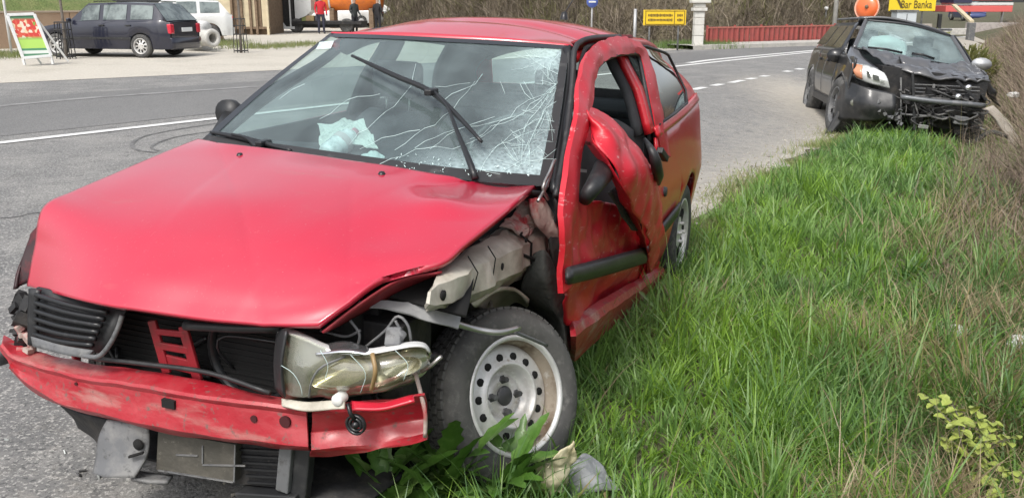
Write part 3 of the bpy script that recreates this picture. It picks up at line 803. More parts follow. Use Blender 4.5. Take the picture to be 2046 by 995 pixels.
# torn hinge post between wing and door
patch('hinge_post', [[C(1065, 392, y=.64), C(1072, 440, y=.655), C(1100, 500, y=.67)], [C(1095, 400, y=.67), C(1108, 440, y=.69), C(1112, 500, y=.70)]], 12, 5, M_beigered, car, .01, crum=(.02, 14, 5))
patch('hinge_post', [[C(1100, 395, y=.68), C(1104, 450, y=.69), C(1110, 540, y=.70), C(1128, 620, y=.71)], [C(1132, 385, y=.70), C(1130, 450, y=.72), C(1132, 540, y=.73), C(1138, 620, y=.74)]], 14, 6, M_blk2, car, .01, crum=(.03, 10, 6))
mb = MB()
for pts in [[(1095, 398), (1085, 375), (1098, 345), (1108, 320)], [(1075, 402), (1092, 372), (1104, 335)]]:
    mb.tube([C(u, v, y=.68) for u, v in pts], .006, 6, smooth=8)
mb.build('torn_trim', M_metal, car, True)
patch('torn_bracket', [[C(1000, 455, y=.58), C(1030, 425, y=.58), C(1062, 392, y=.60)], [C(1030, 462, y=.62), C(1062, 432, y=.63), C(1090, 408, y=.65)], [C(1050, 470, y=.63), C(1085, 448, y=.64), C(1100, 430, y=.66)]], 16, 10, M_beigered, car, .006, crum=(.025, 22, 3), smooth=False)

# --- left door: window frame pulled outwards, skin torn and folded
def D(u, v, off): return C(u, v, f=SL(off))
fo = [(1127, 585, .01), (1124, 520, .01), (1126, 440, .02), (1137, 330, .035), (1152, 225, .05), (1163, 145, .06), (1176, 102, .065), (1210, 78, .065), (1256, 76, .05), (1292, 100, .02), (1312, 170, .01), (1330, 250, .004), (1340, 312, .004)]
fi = [(1146, 560, .01), (1143, 510, .01), (1150, 440, .02), (1162, 330, .035), (1181, 225, .05), (1191, 160, .06), (1205, 128, .065), (1232, 112, .065), (1262, 108, .05), (1280, 114, .025), (1293, 170, .012), (1309, 250, .006), (1322, 306, .005)]
def frame_pts(L): return [D(*q) for q in L]
FO, FI = np.array(frame_pts(fo)), np.array(frame_pts(fi))
door = tag(patch('door', [[D(1150, 400, .01), D(1215, 405, -.02), D(1300, 440, .0)], [D(1132, 500, .0), D(1215, 480, -.02), D(1308, 478, .0)], [D(1129, 560, .0), D(1215, 540, -.01), D(1312, 512, .0)], [D(1132, 600, -.01), D(1190, 590, -.045), D(1250, 568, -.03), D(1316, 524, .0)], [D(1137, 652, -.01), D(1190, 628, -.02), D(1250, 592, -.02), D(1318, 536, .0)]], 60, 50, M_redscr, car, .012, crum=(.008, 5, 9), off=1, fn=creased(.030, 5, 3)), 'buckled red left door with its skin torn open and bent outwards')
FM = (FO + FI) / 2 + np.array([0, .010, 0])
patch('window_frame', [list(FO), list(FM), list(FI)], 110, 6, M_redscr, door, .02, crum=(.007, 9, 2), off=1, sharp=True, fn=creased(.007, 8, 4))
MB().tube([p + np.array([0, -.012, 0]) for p in FI[3:]], .010, 6, smooth=50).build('frame_seal', M_seal, door, True)
MB().bar(D(1318, 300, .015), D(1330, 318, .02), .03, .03).build('frame_end', M_blk, door, bevel=.005)
fl_o = [(1163, 212, .04), (1200, 226, .055), (1240, 258, .08), (1278, 300, .10), (1306, 345, .10), (1322, 395, .075), (1322, 450, .05), (1316, 500, .03), (1303, 540, .02)]
fl_m = [(1170, 226, .06), (1200, 252, .10), (1234, 290, .13), (1268, 338, .145), (1292, 385, .12), (1305, 430, .085), (1308, 470, .06), (1304, 510, .04), (1299, 543, .025)]
fl_i = [(1180, 242, .05), (1189, 287, .08), (1217, 326, .11), (1246, 376, .125), (1267, 421, .11), (1284, 458, .08), (1292, 490, .05), (1294, 520, .03), (1296, 546, .02)]
patch('torn_skin', [frame_pts(fl_o), frame_pts(fl_m), frame_pts(fl_i)], 80, 22, M_redscr, door, .004, crum=(.010, 7, 4), fn=creased(.030, 4.5, 2, (.5, .8, .2)))
patch('skin_fold', [frame_pts(fl_i), [D(u - 10, v + 10, o - .07) for u, v, o in fl_i]], 50, 4, M_redscr, door, .003, crum=(.012, 9, 8))
patch('bare_metal_tear', [[D(1176, 236, .055), D(1186, 262, .07), D(1194, 290, .085)], [D(1186, 244, .065), D(1204, 278, .10), D(1222, 312, .115)]], 10, 3, M_metal, door, .003, crum=(.008, 20, 2))
# door cavity: dark inner panel, lock plate, hanging mirror foot
patch('door_inner', [[D(1150, 240, -.06), D(1230, 240, -.06), D(1310, 300, -.06)], [D(1140, 420, -.09), D(1220, 430, -.09), D(1305, 450, -.07)], [D(1138, 540, -.09), D(1220, 530, -.09), D(1305, 520, -.07)]], 14, 14, M_int, door, .01)
patch('inner_plate', [[D(1215, 385, .02), D(1228, 375, .02)], [D(1232, 415, .03), D(1262, 405, .03)], [D(1252, 448, .04), D(1278, 450, .04)], [D(1262, 460, .04), D(1276, 462, .04)]], 6, 12, M_liner, door, .006, crum=(.008, 15, 3))
MB().tube([D(1215, 318, .05), D(1204, 345, .06), D(1182, 378, .06), D(1168, 398, .03)], [.030, .040, .032, .024], 12, smooth=10).build('mirror_foot', M_blk, door, True)
MB().tube([D(1288, 278, .10), D(1304, 305, .135), D(1313, 338, .13), D(1316, 368, .09)], [.006, .022, .024, .008], 10, smooth=14).build('door_handle', M_blk, door, True)
mb = MB(); mb.bar(D(1150, 285, .02), D(1190, 288, .03), .012); mb.bar(D(1152, 340, .02), D(1170, 342, .03), .01); mb.build('bracket', M_metal, door)
patch('side_moulding', [[D(1129, 538, .016), D(1210, 516, .012), D(1296, 491, .014)], [D(1129, 552, .030), D(1210, 532, .026), D(1296, 506, .026)], [D(1129, 566, .016), D(1210, 546, .012), D(1296, 521, .014)]], 20, 6, M_blk, door, .01)
# sill
patch('sill', [[D(1137, 648, -.02), D(1225, 590, -.02), D(1318, 536, -.01)], [D(1139, 668, .012), D(1230, 603, .012), D(1324, 541, .01)], [D(1140, 690, .0), D(1232, 618, .0), D(1328, 548, .0)], [D(1140, 716, -.02), D(1234, 634, -.02), D(1332, 556, -.02)]], 40, 12, M_reddirt, car, .02, crum=(.004, 6, 3), sharp=True, fn=creased(.005, 7, 5))

# --- left front corner: bare inner wing, liner, wheel, suspension
def ap(u, v, y): return C(u, v, y=y)
at_top = [(876, 548), (912, 520), (955, 492), (1000, 468), (1046, 458), (1104, 436)]
at_mid = [(862, 578), (908, 556), (955, 530), (1004, 505), (1052, 488), (1106, 462)]
at_bot = [(850, 603), (900, 602), (955, 582), (1008, 552), (1058, 528), (1108, 496)]
apron = patch('inner_wing', [[ap(u + 4, v - 6, .50) for u, v in at_top], [ap(*q, .585) for q in at_top], [ap(*q, .645) for q in at_mid], [ap(*q, .655) for q in at_bot], [ap(u + 6, v + 8, .58) for u, v in at_bot]], 22, 12, M_beige, car, .01, crum=(.010, 9, 2), sharp=True, fn=creased(.022, 8, 2))
for u, v, r in [(908, 585, .010), (1003, 533, .012), (1032, 518, .009), (886, 590, .014), (1052, 480, .008)]:
    q = ap(u, v, .658); MB().lathe([(0, .003), (r, .002), (r, -.004)], 12, None, q).build('bolt_hole', M_hole, apron, True)
for pts, r in (([(1048, 456, .600), (1040, 470, .645), (1062, 486, .662), (1060, 528, .662)], .004), ([(975, 492, .655), (990, 516, .661), (984, 560, .661)], .002), ([(935, 512, .65), (955, 545, .660), (945, 580, .661)], .002)):
    MB().tube([ap(*q) for q in pts], r, 6).build('panel_seam', M_hole, apron, True)
patch('strut_tower', [[ap(940, 604, .60), ap(985, 578, .62), ap(1030, 574, .64), ap(1060, 600, .66)], [ap(960, 622, .52), ap(990, 596, .52), ap(1025, 594, .54), ap(1052, 618, .56)], [ap(975, 700, .4), ap(1000, 690, .4), ap(1030, 690, .42), ap(1050, 700, .44)]], 20, 12, M_beige, car, .01, crum=(.01, 8, 2))
mb = MB(); hc = ap(948, 612, .50); hel = [hc + np.array((.055 * math.cos(a), .055 * math.sin(a), -.10 + .0125 * a)) for a in np.linspace(0, 5.6 * math.pi, 90)]
mb.tube(hel, .008, 6); mb.tube([hc - (0, 0, .12), hc + (0, 0, .16)], .022, 8); mb.build('coil_spring', pm('spring_steel', (.30, .28, .24), .5, metal=.3, var=[(12, (.16, .13, .1), .5, .7)]), car, True)
patch('wheel_arch_liner', [[ap(1064, 510, .66), ap(1042, 565, .62), ap(1052, 605, .60), ap(1085, 640, .62), ap(1115, 690, .66)], [ap(1086, 503, .70), ap(1092, 560, .72), ap(1108, 610, .73), ap(1122, 650, .74), ap(1130, 700, .75)], [ap(1100, 520, .70), ap(1122, 565, .73), ap(1138, 620, .745), ap(1141, 665, .75), ap(1140, 712, .755)]], 26, 14, M_liner, car, .008, crum=(.012, 7, 6))
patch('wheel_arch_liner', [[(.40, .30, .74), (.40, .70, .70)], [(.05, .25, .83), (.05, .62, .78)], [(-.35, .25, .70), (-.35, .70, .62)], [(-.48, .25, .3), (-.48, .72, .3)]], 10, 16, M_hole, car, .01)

M_hubn = pm('hub_dark', (.07, .07, .072), .5, metal=.3, var=[(20, (.15, .15, .15), .5, .65)])
def wheel(name, hub, nrm_, R, Rr, width, mat_rim, parent, spokes=False, holes=14, flat=0.0, lab=None, zc=None, nuts=4, seg=48):
    """tyre with sidewalls and tread blocks, dished steel rim with holes, hub and nuts"""
    n_ = np.array(nrm_, float); n_ /= np.linalg.norm(n_)
    up = np.array((0, 0, 1.0)); a = np.cross(n_, up); a /= np.linalg.norm(a); b = np.cross(a, n_)
    Rm = np.stack([a, n_, b], 1); hub = np.array(hub)
    w = width / 2
    root = empty(name); root.parent = parent
    if lab: root['label'] = lab
    prof = [(Rr, w * .80), (Rr + .012, w * .96), (Rr + (R - Rr) * .45, w * 1.08), (R - .022, w * .98), (R - .006, w * .80), (R, w * .55), (R, 0), (R, -w * .55), (R - .006, -w * .80), (R - .022, -w * .98), (Rr + (R - Rr) * .45, -w * 1.08), (Rr, -w * .80)]
    mb = MB().lathe(prof, seg, Rm, hub)
    if flat:
        V = np.array(mb.v); lowz = hub[2] - R * np.linalg.norm([a[2], b[2]]) + flat
        z0 = V[:, 2].copy(); k = np.clip((lowz - z0) / flat, 0, 1)
        V[:, 2] = np.maximum(z0, lowz - .012 * k); mb.v = [tuple(p) for p in V]
    mb.build('tyre', M_tyre, root, True)
    tb = MB()
    for k in range(seg):
        for r_, off in ((0, -.52), (.5, -.17), (0, .17), (.5, .52)):
            q = 2 * math.pi * (k + r_) / seg
            d = math.cos(q) * a + math.sin(q) * b; t = -math.sin(q) * a + math.cos(q) * b
            cpt = hub + d * (R + .001) + n_ * off * w
            if cpt[2] < hub[2] - R + flat + .02: continue
            tb.box(cpt, (2 * math.pi * R / seg * .78, width * .135, .010), np.stack([t, n_, d], 1))
    tb.build('tread', M_tyre, root)['kind'] = 'stuff'
    MB().lathe([(Rr + .004, w * .78), (Rr + .012, w * .90), (Rr + .010, w * .97), (Rr + .004, w * .99), (Rr - .003, w * .95), (Rr - .006, w * .84)], seg, Rm, hub).build('rim_lip', mat_rim, root, True)
    rim = MB().lathe([(Rr - .005, w * .85), (Rr - .007, w * .76), (Rr - .010, w * .62), (Rr - .016, w * .30), (Rr - .026, -w * .05)], seg, Rm, hub).build('rim_flange', M_rimedge if not spokes else mat_rim, root, True)
    pd = [(Rr - .016, w * .20), (Rr - .022, w * .34), (Rr - .030, w * .42), (Rr - .056, w * .44), (Rr * .61, w * .50), (Rr * .57, w * .60), (Rr * .54, w * .58), (Rr * .50, w * .28), (Rr * .43, w * .04), (Rr * .38, w * .0), (Rr * .36, w * .12), (Rr * .16, w * .14), (Rr * .15, w * .09), (0, w * .09)] if not spokes else \
         [(Rr - .012, w * .3), (Rr * .75, w * .62), (Rr * .35, w * .78), (Rr * .18, w * .8), (0, w * .8)]
    disc = MB().lathe(pd, seg, Rm, hub).build('rim_disc', mat_rim, root, True)
    if not spokes:
        for k in range(holes):
            q = 2 * math.pi * (k + .3) / holes; d = math.cos(q) * a + math.sin(q) * b; rr = Rr - .055
            MB().lathe([(0, .002), (.0125, .003), (.0135, -.006)], 12, Rm, hub + d * rr + n_ * w * .445).build('vent_hole', M_hole, disc, True)
    else:
        for k in range(holes):
            q = 2 * math.pi * (k + .5) / holes; d = math.cos(q) * a + math.sin(q) * b; t = -math.sin(q) * a + math.cos(q) * b
            MB().box(hub + d * Rr * .66 + n_ * w * .70, (Rr * .38, Rr * .20, .01), np.stack([d, t, n_], 1)).build('vent_hole', M_hole, disc)
    MB().lathe([(0, w * .24), (.026, w * .23), (.031, w * .16), (.031, .0)], 20, Rm, hub).build('hub_cap', M_hubn if not spokes else mat_rim, disc, True)
    for k in range(nuts):
        q = 2 * math.pi * (k + .08) / nuts; d = math.cos(q) * a + math.sin(q) * b
        MB().lathe([(0, .022), (.009, .021), (.0105, .002), (.016, -.002)], 6, Rm, hub + d * .050 + n_ * (w * .14 if not spokes else w * .8)).build('wheel_nut', M_hubn if not spokes else mat_rim, disc)
    return root
wheel('wheel', (.0, .66, .30), (.44, .84, .32), .272, .178, .165, M_rim, car, flat=.05, lab='bare steel left front wheel turned out on a flat tyre', seg=60)
wheel('wheel', (-2.50, .70, .285), (0, 1, .02), .285, .18, .165, M_rim, car, spokes=True, holes=9, nuts=4)
wheel('wheel', (.02, -.66, .27), (.05, -1, 0), .28, .178, .165, M_rim, car)
wheel('wheel', (-2.50, -.72, .285), (0, -1, 0), .28, .178, .165, M_rim, car)
# bent bar and shards over the wheel
MB().tube([ap(890, 640, .62), ap(940, 655, .66), ap(990, 664, .72), ap(1015, 661, .74), ap(1036, 655, .75)], .009, 8, smooth=14).build('bent_rod', M_metal, car, True)
MB().tube([ap(1030, 664, .74), ap(1060, 676, .76), ap(1092, 690, .78)], .006, 6, smooth=8).build('bent_rod', M_grey, car, True)
patch('broken_shard', [[C(704, 604, x=.46), C(780, 602, x=.42), C(860, 606, x=.36), C(920, 618, x=.30)], [C(708, 613, x=.47), C(790, 620, x=.44), C(845, 642, x=.40), C(914, 660, x=.36)]], 22, 6, pm('pale_shard', (.30, .305, .31), .5, var=[(9, (.40, .40, .40), .48, .62)]), car, .006, crum=(.010, 14, 7), smooth=False)

# --- engine bay: packed dark shapes
mb = MB()
mb.box((.10, -.05, .52), (.55, .95, .42)); mb.box((.12, .35, .70), (.3, .3, .18)); mb.box((.2, -.35, .66), (.25, .35, .16)); mb.box((.34, .46, .52), (.18, .14, .26))
for _ in range(60):
    mb.box((rng.uniform(.2, .46), rng.uniform(-.55, .50), rng.uniform(.32, .68)), rng.uniform(.03, .10, 3), np.linalg.qr(rng.normal(size=(3, 3)))[0])
mb.build('engine', M_blk2, car, bevel=.004)
mb = MB()
for _ in range(26):
    p = np.array((rng.uniform(.30, .50), rng.uniform(-.3, .52), rng.uniform(.42, .62)))
    pts = [p]
    for k in range(4): pts.append(np.minimum(pts[-1] + rng.normal(0, .05, 3) * (0.6, 1.2, .9), (.54, .58, .69)))
    mb.tube(pts, rng.uniform(.004, .012), 6, smooth=16)
mb.build('hose', M_trim, car, True)
mb = MB()
for pts in [[(722, 700), (770, 660), (794, 632), (815, 650), (822, 688)], [(700, 640), (718, 668), (712, 700)], [(775, 700), (800, 668), (790, 640)], [(640, 660), (690, 672), (720, 660)]]:
    mb.tube([C(u, v, x=.52) for u, v in pts], .004, 6, smooth=20)
mb.build('loose_wire', M_grey, car, True)
# radiator and its fan behind the beam
rad = MB(); rad.box((.46, -.02, .52), (.06, .86, .40)); rad = rad.build('radiator', M_hole, car)  # near-black colour on block and fins paints in the shade of the cavity
mb = MB()
for k in range(22): mb.box((.493, -.02, .335 + k * .0175), (.004, .80, .006))
mb.build('radiator_fins', M_hole, rad)
mb = MB().lathe([(.13, .0), (.135, .02), (.145, .02), (.15, 0)], 28, np.array([[0, 1, 0], [1, 0, 0], [0, 0, 1.0]]), (.495, .10, .53)); mb.build('fan_ring', M_trim, rad, True)
mb = MB(); mb.tube([C(370, 650, x=.60), C(470, 655, x=.60), C(560, 656, x=.58)], .014, 8, smooth=8); mb.build('upper_crossmember', M_blk, car, True)
# red latch support
ls = MB(); ls.bar(C(304, 640, x=.57), C(334, 745, x=.57), .028, .012, up=(1, 0, 0)); ls.bar(C(366, 652, x=.57), C(396, 760, x=.57), .03, .012, up=(1, 0, 0)); ls.bar(C(320, 690, x=.572), C(378, 700, x=.572), .022, .010, up=(1, 0, 0)); ls.bar(C(322, 718, x=.566), C(392, 735, x=.566), .04, .010, up=(1, 0, 0)); ls.bar(C(312, 662, x=.572), C(372, 668, x=.572), .018, .010, up=(1, 0, 0))
ls.build('latch_support', pm('latch_red', (.26, .010, .018), .55, var=[(12, (.16, .02, .02), .48, .62)]), car, bevel=.003)
# thin bar over the beam
MB().tube([C(190, 716, x=.62), C(300, 728, x=.62), C(420, 745, x=.62), C(540, 785, x=.63)], .007, 6, smooth=12).build('cable', M_blk, car, True)

# --- bumper beam
def bx(u): return .665 - .16 * ((u - 420) / 420.0) ** 2 * .6
top_b = [(6, 672), (60, 700), (150, 722), (250, 738), (350, 752), (470, 778), (572, 800)]
top_f = [(2, 690), (40, 718), (130, 746), (240, 765), (340, 782), (460, 800), (616, 822)]
bot_f = [(22, 730), (60, 770), (135, 808), (250, 836), (350, 858), (460, 876), (617, 889)]
beam = patch('bumper_beam', [[C(u, v, x=bx(u) - .07) for u, v in top_b], [C(u, v, x=bx(u) - .005) for u, v in top_f], [C(u, v + 7, x=bx(u) - .016) for u, v in top_f], [C((a[0] + b[0]) / 2, (a[1] + b[1]) / 2, x=bx(a[0]) - .012) for a, b in zip(top_f, bot_f)], [C(u, v, x=bx(u)) for u, v in bot_f], [C(u + 2, v + 5, x=bx(u) - .05) for u, v in bot_f]], 60, 30, M_reddirt, car, .006, crum=(.006, 9, 2), sharp=True)
beam['label'] = 'scraped red steel bumper beam, dusty along its lower edge'
mb = MB(); mb.box(C(338, 806, x=bx(338) - .002), (.012, .042, .024)); mb.build('slot', M_hole, beam)
for u, v, r in [(570, 842, .016), (153, 766, .005), (508, 836, .010)]:
    q = C(u, v, x=bx(u) - .008); MB().lathe([(0, .004), (r, .004), (r, -.004)], 16, np.array([[0, 1, 0], [1, 0, 0], [0, 0, 1.0]]), q).build('bolt_hole', pm('hole_red', (.06, .008, .010), .8), beam)
s_t = [(620, 828), (700, 822), (780, 812), (852, 800)]; s_b = [(624, 900), (700, 893), (780, 884), (852, 868)]
stub = patch('bumper_beam_end', [[C(u, v - 16, x=.58) for u, v in s_t], [C(u, v, x=.635 - (u - 620) / 2400) for u, v in s_t], [C((a[0] + b[0]) / 2, (a[1] + b[1]) / 2, x=.61 - (a[0] - 620) / 2400) for a, b in zip(s_t, s_b)], [C(u, v, x=.635 - (u - 620) / 2400) for u, v in s_b], [C(u, v + 10, x=.58) for u, v in s_b]], 30, 24, M_reddirt, car, .006, crum=(.011, 9, 11), sharp=True)
patch('broken_strip', [[C(705, 806, x=.63), C(770, 806, x=.62), C(830, 794, x=.60)], [C(706, 822, x=.65), C(770, 820, x=.64), C(832, 806, x=.62)]], 14, 5, M_red, stub, .012, crum=(.005, 9, 4))
patch('broken_strip', [[C(566, 798, x=.64), C(620, 802, x=.65), C(690, 800, x=.65)], [C(566, 812, x=.66), C(620, 820, x=.665), C(690, 816, x=.66)]], 14, 5, M_beige, stub, .008, crum=(.006, 9, 5))
RX = np.array([[0, 1, 0], [1, 0, 0], [0, 0, 1.0]])
MB().lathe([(0, .014), (.013, .014), (.016, .009), (.016, -.02)], 18, RX, C(677, 797, x=.655)).build('white_cap', M_white, stub, True)
mb = MB()
for r in (.028, .019): mb.lathe([(r, .0), (r, .010), (r - .005, .011), (r - .006, .0)], 20, RX, C(713, 846, x=.635))
mb.lathe([(0, .016), (.008, .014), (.011, 0)], 12, RX, C(713, 846, x=.635)); mb.tube([C(694, 805, x=.645), C(700, 825, x=.65), C(708, 838, x=.645)], .006, 6)
mb.build('rubber_mount', M_trim, stub, True)
MB().tube([C(830, 745, x=.56), C(842, 790, x=.58), C(850, 830, x=.58), C(849, 872, x=.58)], .006, 6, smooth=12).build('bent_rod', M_beigered, stub, True)

# --- headlamp hanging loose
hl = [(556, 668, 776, .60), (575, 662, 788, .61), (612, 676, 791, .62), (650, 694, 791, .625), (690, 703, 789, .625), (735, 704, 782, .62), (780, 697, 772, .60), (820, 690, 757, .57), (846, 692, 742, .54), (857, 704, 728, .52)]
def hrow(k, bulge): return [C(u, t + (b - t) * k, x=x_ + bulge * (.35 + .65 * min(1, (i + .5) / 4))) for i, (u, t, b, x_) in enumerate(hl)]
M_house = pm('lamp_housing', (.58, .58, .52), .28, metal=.75, var=[(9, (.30, .28, .19), .48, .62), (30, (.14, .13, .10), .58, .68)])
lamp = patch('headlamp', [hrow(0, -.07), hrow(.03, -.03), hrow(.3, -.035), hrow(.6, -.035), hrow(.97, -.02), hrow(1, -.07)], 40, 18, M_house, car, .006, crum=(.008, 14, 4), fn=creased(.02, 12, 3, (1, 0, 0)))
lamp['label'] = 'yellowed left headlamp torn loose above the bumper beam'
M_lglass = glass('yellowed_lens_glass', (.90, .89, .78), .17, 1.7, (.64, .63, .50), .04)
M_lglass2 = glass('hazed_lens_glass', (.70, .72, .64), .30, 1.6, (.42, .43, .36), .06)
lens = patch('lens', [hrow(.02, .0), hrow(.2, .035), hrow(.5, .05), hrow(.8, .04), hrow(.98, .0)], 44, 24, M_lglass, lamp, crum=(.004, 10, 4))
patch('lamp_cover', [[C(562, 664, x=.635), C(600, 672, x=.66), C(640, 690, x=.665), C(690, 712, x=.66)], [C(560, 720, x=.65), C(590, 730, x=.685), C(612, 742, x=.69), C(625, 752, x=.68)], [C(556, 772, x=.635), C(575, 788, x=.65), C(600, 793, x=.66), C(618, 793, x=.66)]], 20, 14, M_lglass2, lamp, sharp=True)
MB().tube([C(690, 712, x=.662), C(640, 735, x=.69), C(622, 765, x=.69), C(618, 793, x=.662)], .003, 6, smooth=10).build('lens_edge', M_grey, lamp, True)
for pts in ([(562, 730), (585, 745), (600, 770), (604, 790)], [(700, 708), (730, 745), (720, 785)], [(640, 700), (655, 730), (648, 760)], [(790, 700), (815, 728), (806, 760)]):
    MB().tube([C(u, v, x=.695 if u < 700 else .675) for u, v in pts], .0007, 5, smooth=8).build('lens_crack', M_crack, lamp, True)
patch('lamp_bezel', [[C(556, 668, x=.62), C(566, 658, x=.64), C(576, 662, x=.66)], [C(551, 720, x=.62), C(557, 722, x=.65), C(566, 728, x=.68)], [C(553, 774, x=.62), C(560, 782, x=.65), C(572, 792, x=.66)]], 8, 12, M_blk, lamp, .006)
patch('reflector', [[C(636, 692, x=.60), C(690, 684, x=.58), C(730, 694, x=.57)], [C(630, 712, x=.68), C(690, 706, x=.68), C(740, 710, x=.66)]], 14, 8, M_chrome, lamp, .006, crum=(.006, 12, 5))
patch('lamp_rim', [hrow(0, -.03), [C(u, t - 5, x=x_ - .02) for u, t, b, x_ in hl], hrow(.06, .045)], 40, 5, M_white, lamp, .004)
M_bowl = pm('bowl_cream', (.80, .78, .62), .16, metal=.85, var=[(18, (.40, .36, .20), .48, .62)])
def bowl(u, v, x, ru, rv, mat):
    c0 = C(u, v, x=x); du = C(u + ru, v - ru * .12, x=x) - c0; dv_ = C(u + ru * .12, v - rv, x=x) - c0; rows_ = []
    for r, dp in ((.04, -.03), (.3, -.024), (.6, -.008), (.85, .008), (1, .016)): rows_.append([c0 + du * r * math.cos(a) + dv_ * r * math.sin(a) + np.array((dp - .035, 0, 0)) for a in np.linspace(0, 2 * math.pi, 25)])
    MB().grid(rows_).build('reflector_bowl', mat, lamp, True)
bowl(668, 752, .672, 62, 30, M_bowl); bowl(796, 738, .655, 40, 20, pm('bowl_white', (.82, .82, .78), .14, metal=.85, var=[(16, (.44, .42, .30), .48, .62)]))
MB().tube([C(744, 706, x=.665), C(750, 742, x=.685), C(742, 780, x=.66)], .006, 6, smooth=8).build('lamp_divider', pm('amber_brown', (.30, .20, .09), .4), lamp, True)
MB().tube([C(842, 742, x=.56), C(862, 730, x=.56), C(882, 712, x=.56)], .006, 6).build('lamp_bracket', M_metal, lamp, True)
mb = MB(); mb.box(C(788, 678, x=.57), (.05, .05, .04), np.linalg.qr(rng.normal(size=(3, 3)))[0]); mb.tube([C(780, 690, x=.56), C(800, 672, x=.57), C(806, 664, x=.57)], .012, 8); mb.build('bulb_holder', M_grey, lamp, True, bevel=.004)

# --- air intake grille (right) with slats
gf = MB()
TL, TR, BR, BL = C(62, 578, x=.60), C(242, 624, x=.62), C(196, 712, x=.63), C(60, 690, x=.60)
grille = MB().grid([list(cr([TL - (.03, 0, 0), TR - (.03, 0, 0)], 8)), list(cr([BL - (.03, 0, 0), BR - (.03, 0, 0)], 8))]).build('intake_grille', M_blk, car, True, .01)
for k in range(7):
    t = (k + .5) / 7; a = TL + (BL - TL) * t; b = TR + (BR - TR) * t
    a = a + (b - a) * .06; b = a + (b - a) * .86
    MB().tube([a + (.0, 0, .0), (a + b) / 2 + (.012, 0, 0), b], .0075, 6, smooth=10).build('slat', M_trim, grille, True)
MB().tube([C(244, 630, x=.64), C(236, 655, x=.645), C(218, 690, x=.65), C(196, 712, x=.65), C(165, 710, x=.64)], .007, 8, smooth=20).build('grille_lip', M_grey, grille, True)
patch('grille_flange', [[TL - (0, 0.01, 0), TL + (BL - TL) * .5 - (0, .012, 0), BL - (0, .01, 0)], [TL + (0, .03, 0), TL + (BL - TL) * .5 + (0, .02, 0), BL + (0, .03, 0)]], 8, 3, M_blk, grille, .01)
patch('grille_sill', [[C(66, 672, x=.61), C(130, 690, x=.625), C(190, 700, x=.63)], [C(70, 692, x=.62), C(130, 708, x=.635), C(176, 716, x=.64)]], 10, 3, M_grey, grille, .008)
# right front wing edge and broken bits
patch('wing_edge', [[C(86, 446, y=-.76), C(80, 500, y=-.75), C(68, 560, y=-.74)], [C(66, 470, y=-.80), C(46, 520, y=-.80), C(40, 572, y=-.79)], [C(60, 478, y=-.80), C(34, 540, y=-.80), C(26, 578, y=-.79)]], 14, 8, pm('black_wing_edge', (.03, .010, .012), .5, var=[(12, (.10, .01, .015), .5, .6)]), car, .01)
mb = MB()
for _ in range(30):
    mb.box(C(rng.uniform(38, 66), rng.uniform(590, 690), x=rng.uniform(.42, .54)), rng.uniform(.01, .05, 3), np.linalg.qr(rng.normal(size=(3, 3)))[0])
mb.build('broken_bracket', M_blk2, car)
mb = MB()
for _ in range(12): mb.box(C(rng.uniform(36, 70), rng.uniform(655, 705), x=rng.uniform(.5, .58)), rng.uniform(.008, .035, 3), np.linalg.qr(rng.normal(size=(3, 3)))[0])
mb.build('broken_bracket', M_beigered, car)
MB().lathe([(0, .03), (.03, .025), (.034, -.03)], 14, RX, C(8, 708, x=.52)).build('rubber_stop', M_blk, car, True)

# --- under the beam: cooler pack, undertray, hanging plate
cool = MB(); cool.prism([C(316, 862, x=.60), C(470, 888, x=.60), C(468, 962, x=.60), C(312, 938, x=.60)], (-.06, 0, 0)); cool = cool.build('cooler', pm('dusty_cooler', (.07, .066, .055), .8, var=[(5, (.12, .11, .09), .45, .65), (40, (.22, .21, .18), .62, .72)], bump=(60, .4, .01)), car)
mb = MB()
for a, b in [((352, 908), (395, 910)), ((405, 890), (405, 925)), ((405, 928), (490, 930)), ((316, 939), (466, 963)), ((470, 888), (468, 962))]: mb.bar(C(*a, x=.602), C(*b, x=.602), .004, .004)
mb.build('cooler_edge', M_grey, cool)
mb = MB(); mb.prism([C(472, 885, x=.57), C(612, 892, x=.57), C(606, 978, x=.57), C(470, 965, x=.57)], (-.05, 0, 0)); mb.build('lower_grille', M_blk2, car)
mb = MB()
for k in range(6): mb.bar(C(480 + k * 3, 897 + k * 13, x=.578), C(600, 903 + k * 13, x=.578), .008, .006)
mb.build('lower_grille_slats', M_trim, car)
mb = MB(); mb.bar(C(574, 890, x=.59), C(566, 980, x=.59), .04, .02); mb.build('lower_bracket', M_grey, car, bevel=.004)
mb = MB(); mb.bar(C(610, 890, x=.57), C(600, 990, x=.57), .05, .03); mb.bar(C(480, 982, x=.58), C(600, 990, x=.58), .05, .02); mb.build('lower_frame', M_blk, car, bevel=.004)
hp = patch('hanging_plate', [[C(220, 838, x=.60), C(262, 842, x=.61), C(302, 856, x=.60)], [C(204, 872, x=.62), C(250, 880, x=.63), C(300, 888, x=.61)], [C(194, 920, x=.64), C(240, 922, x=.65), C(292, 918, x=.63)], [C(188, 946, x=.66), C(220, 952, x=.67), C(270, 955, x=.66)]], 16, 18, M_grey, car, .008, crum=(.006, 9, 3))
mb = MB(); mb.lathe([(0, .004), (.016, .003), (.017, -.003)], 16, RX, C(276, 888, x=.632)); mb.bar(C(258, 912, x=.655), C(286, 904, x=.645), .010, .006); mb.build('plate_hole', M_hole, hp, True)
patch('undertray', [[C(275, 945, x=.62), C(300, 950, x=.60), C(345, 955, x=.58)], [C(262, 960, x=.66), C(290, 966, x=.65), C(335, 968, x=.62)]], 10, 4, M_grey, car, .01)
patch('undertray', [[(.55, -.45, .16), (.55, .45, .15)], [(.1, -.5, .15), (.1, .5, .14)]], 6, 4, M_blk2, car, .01)
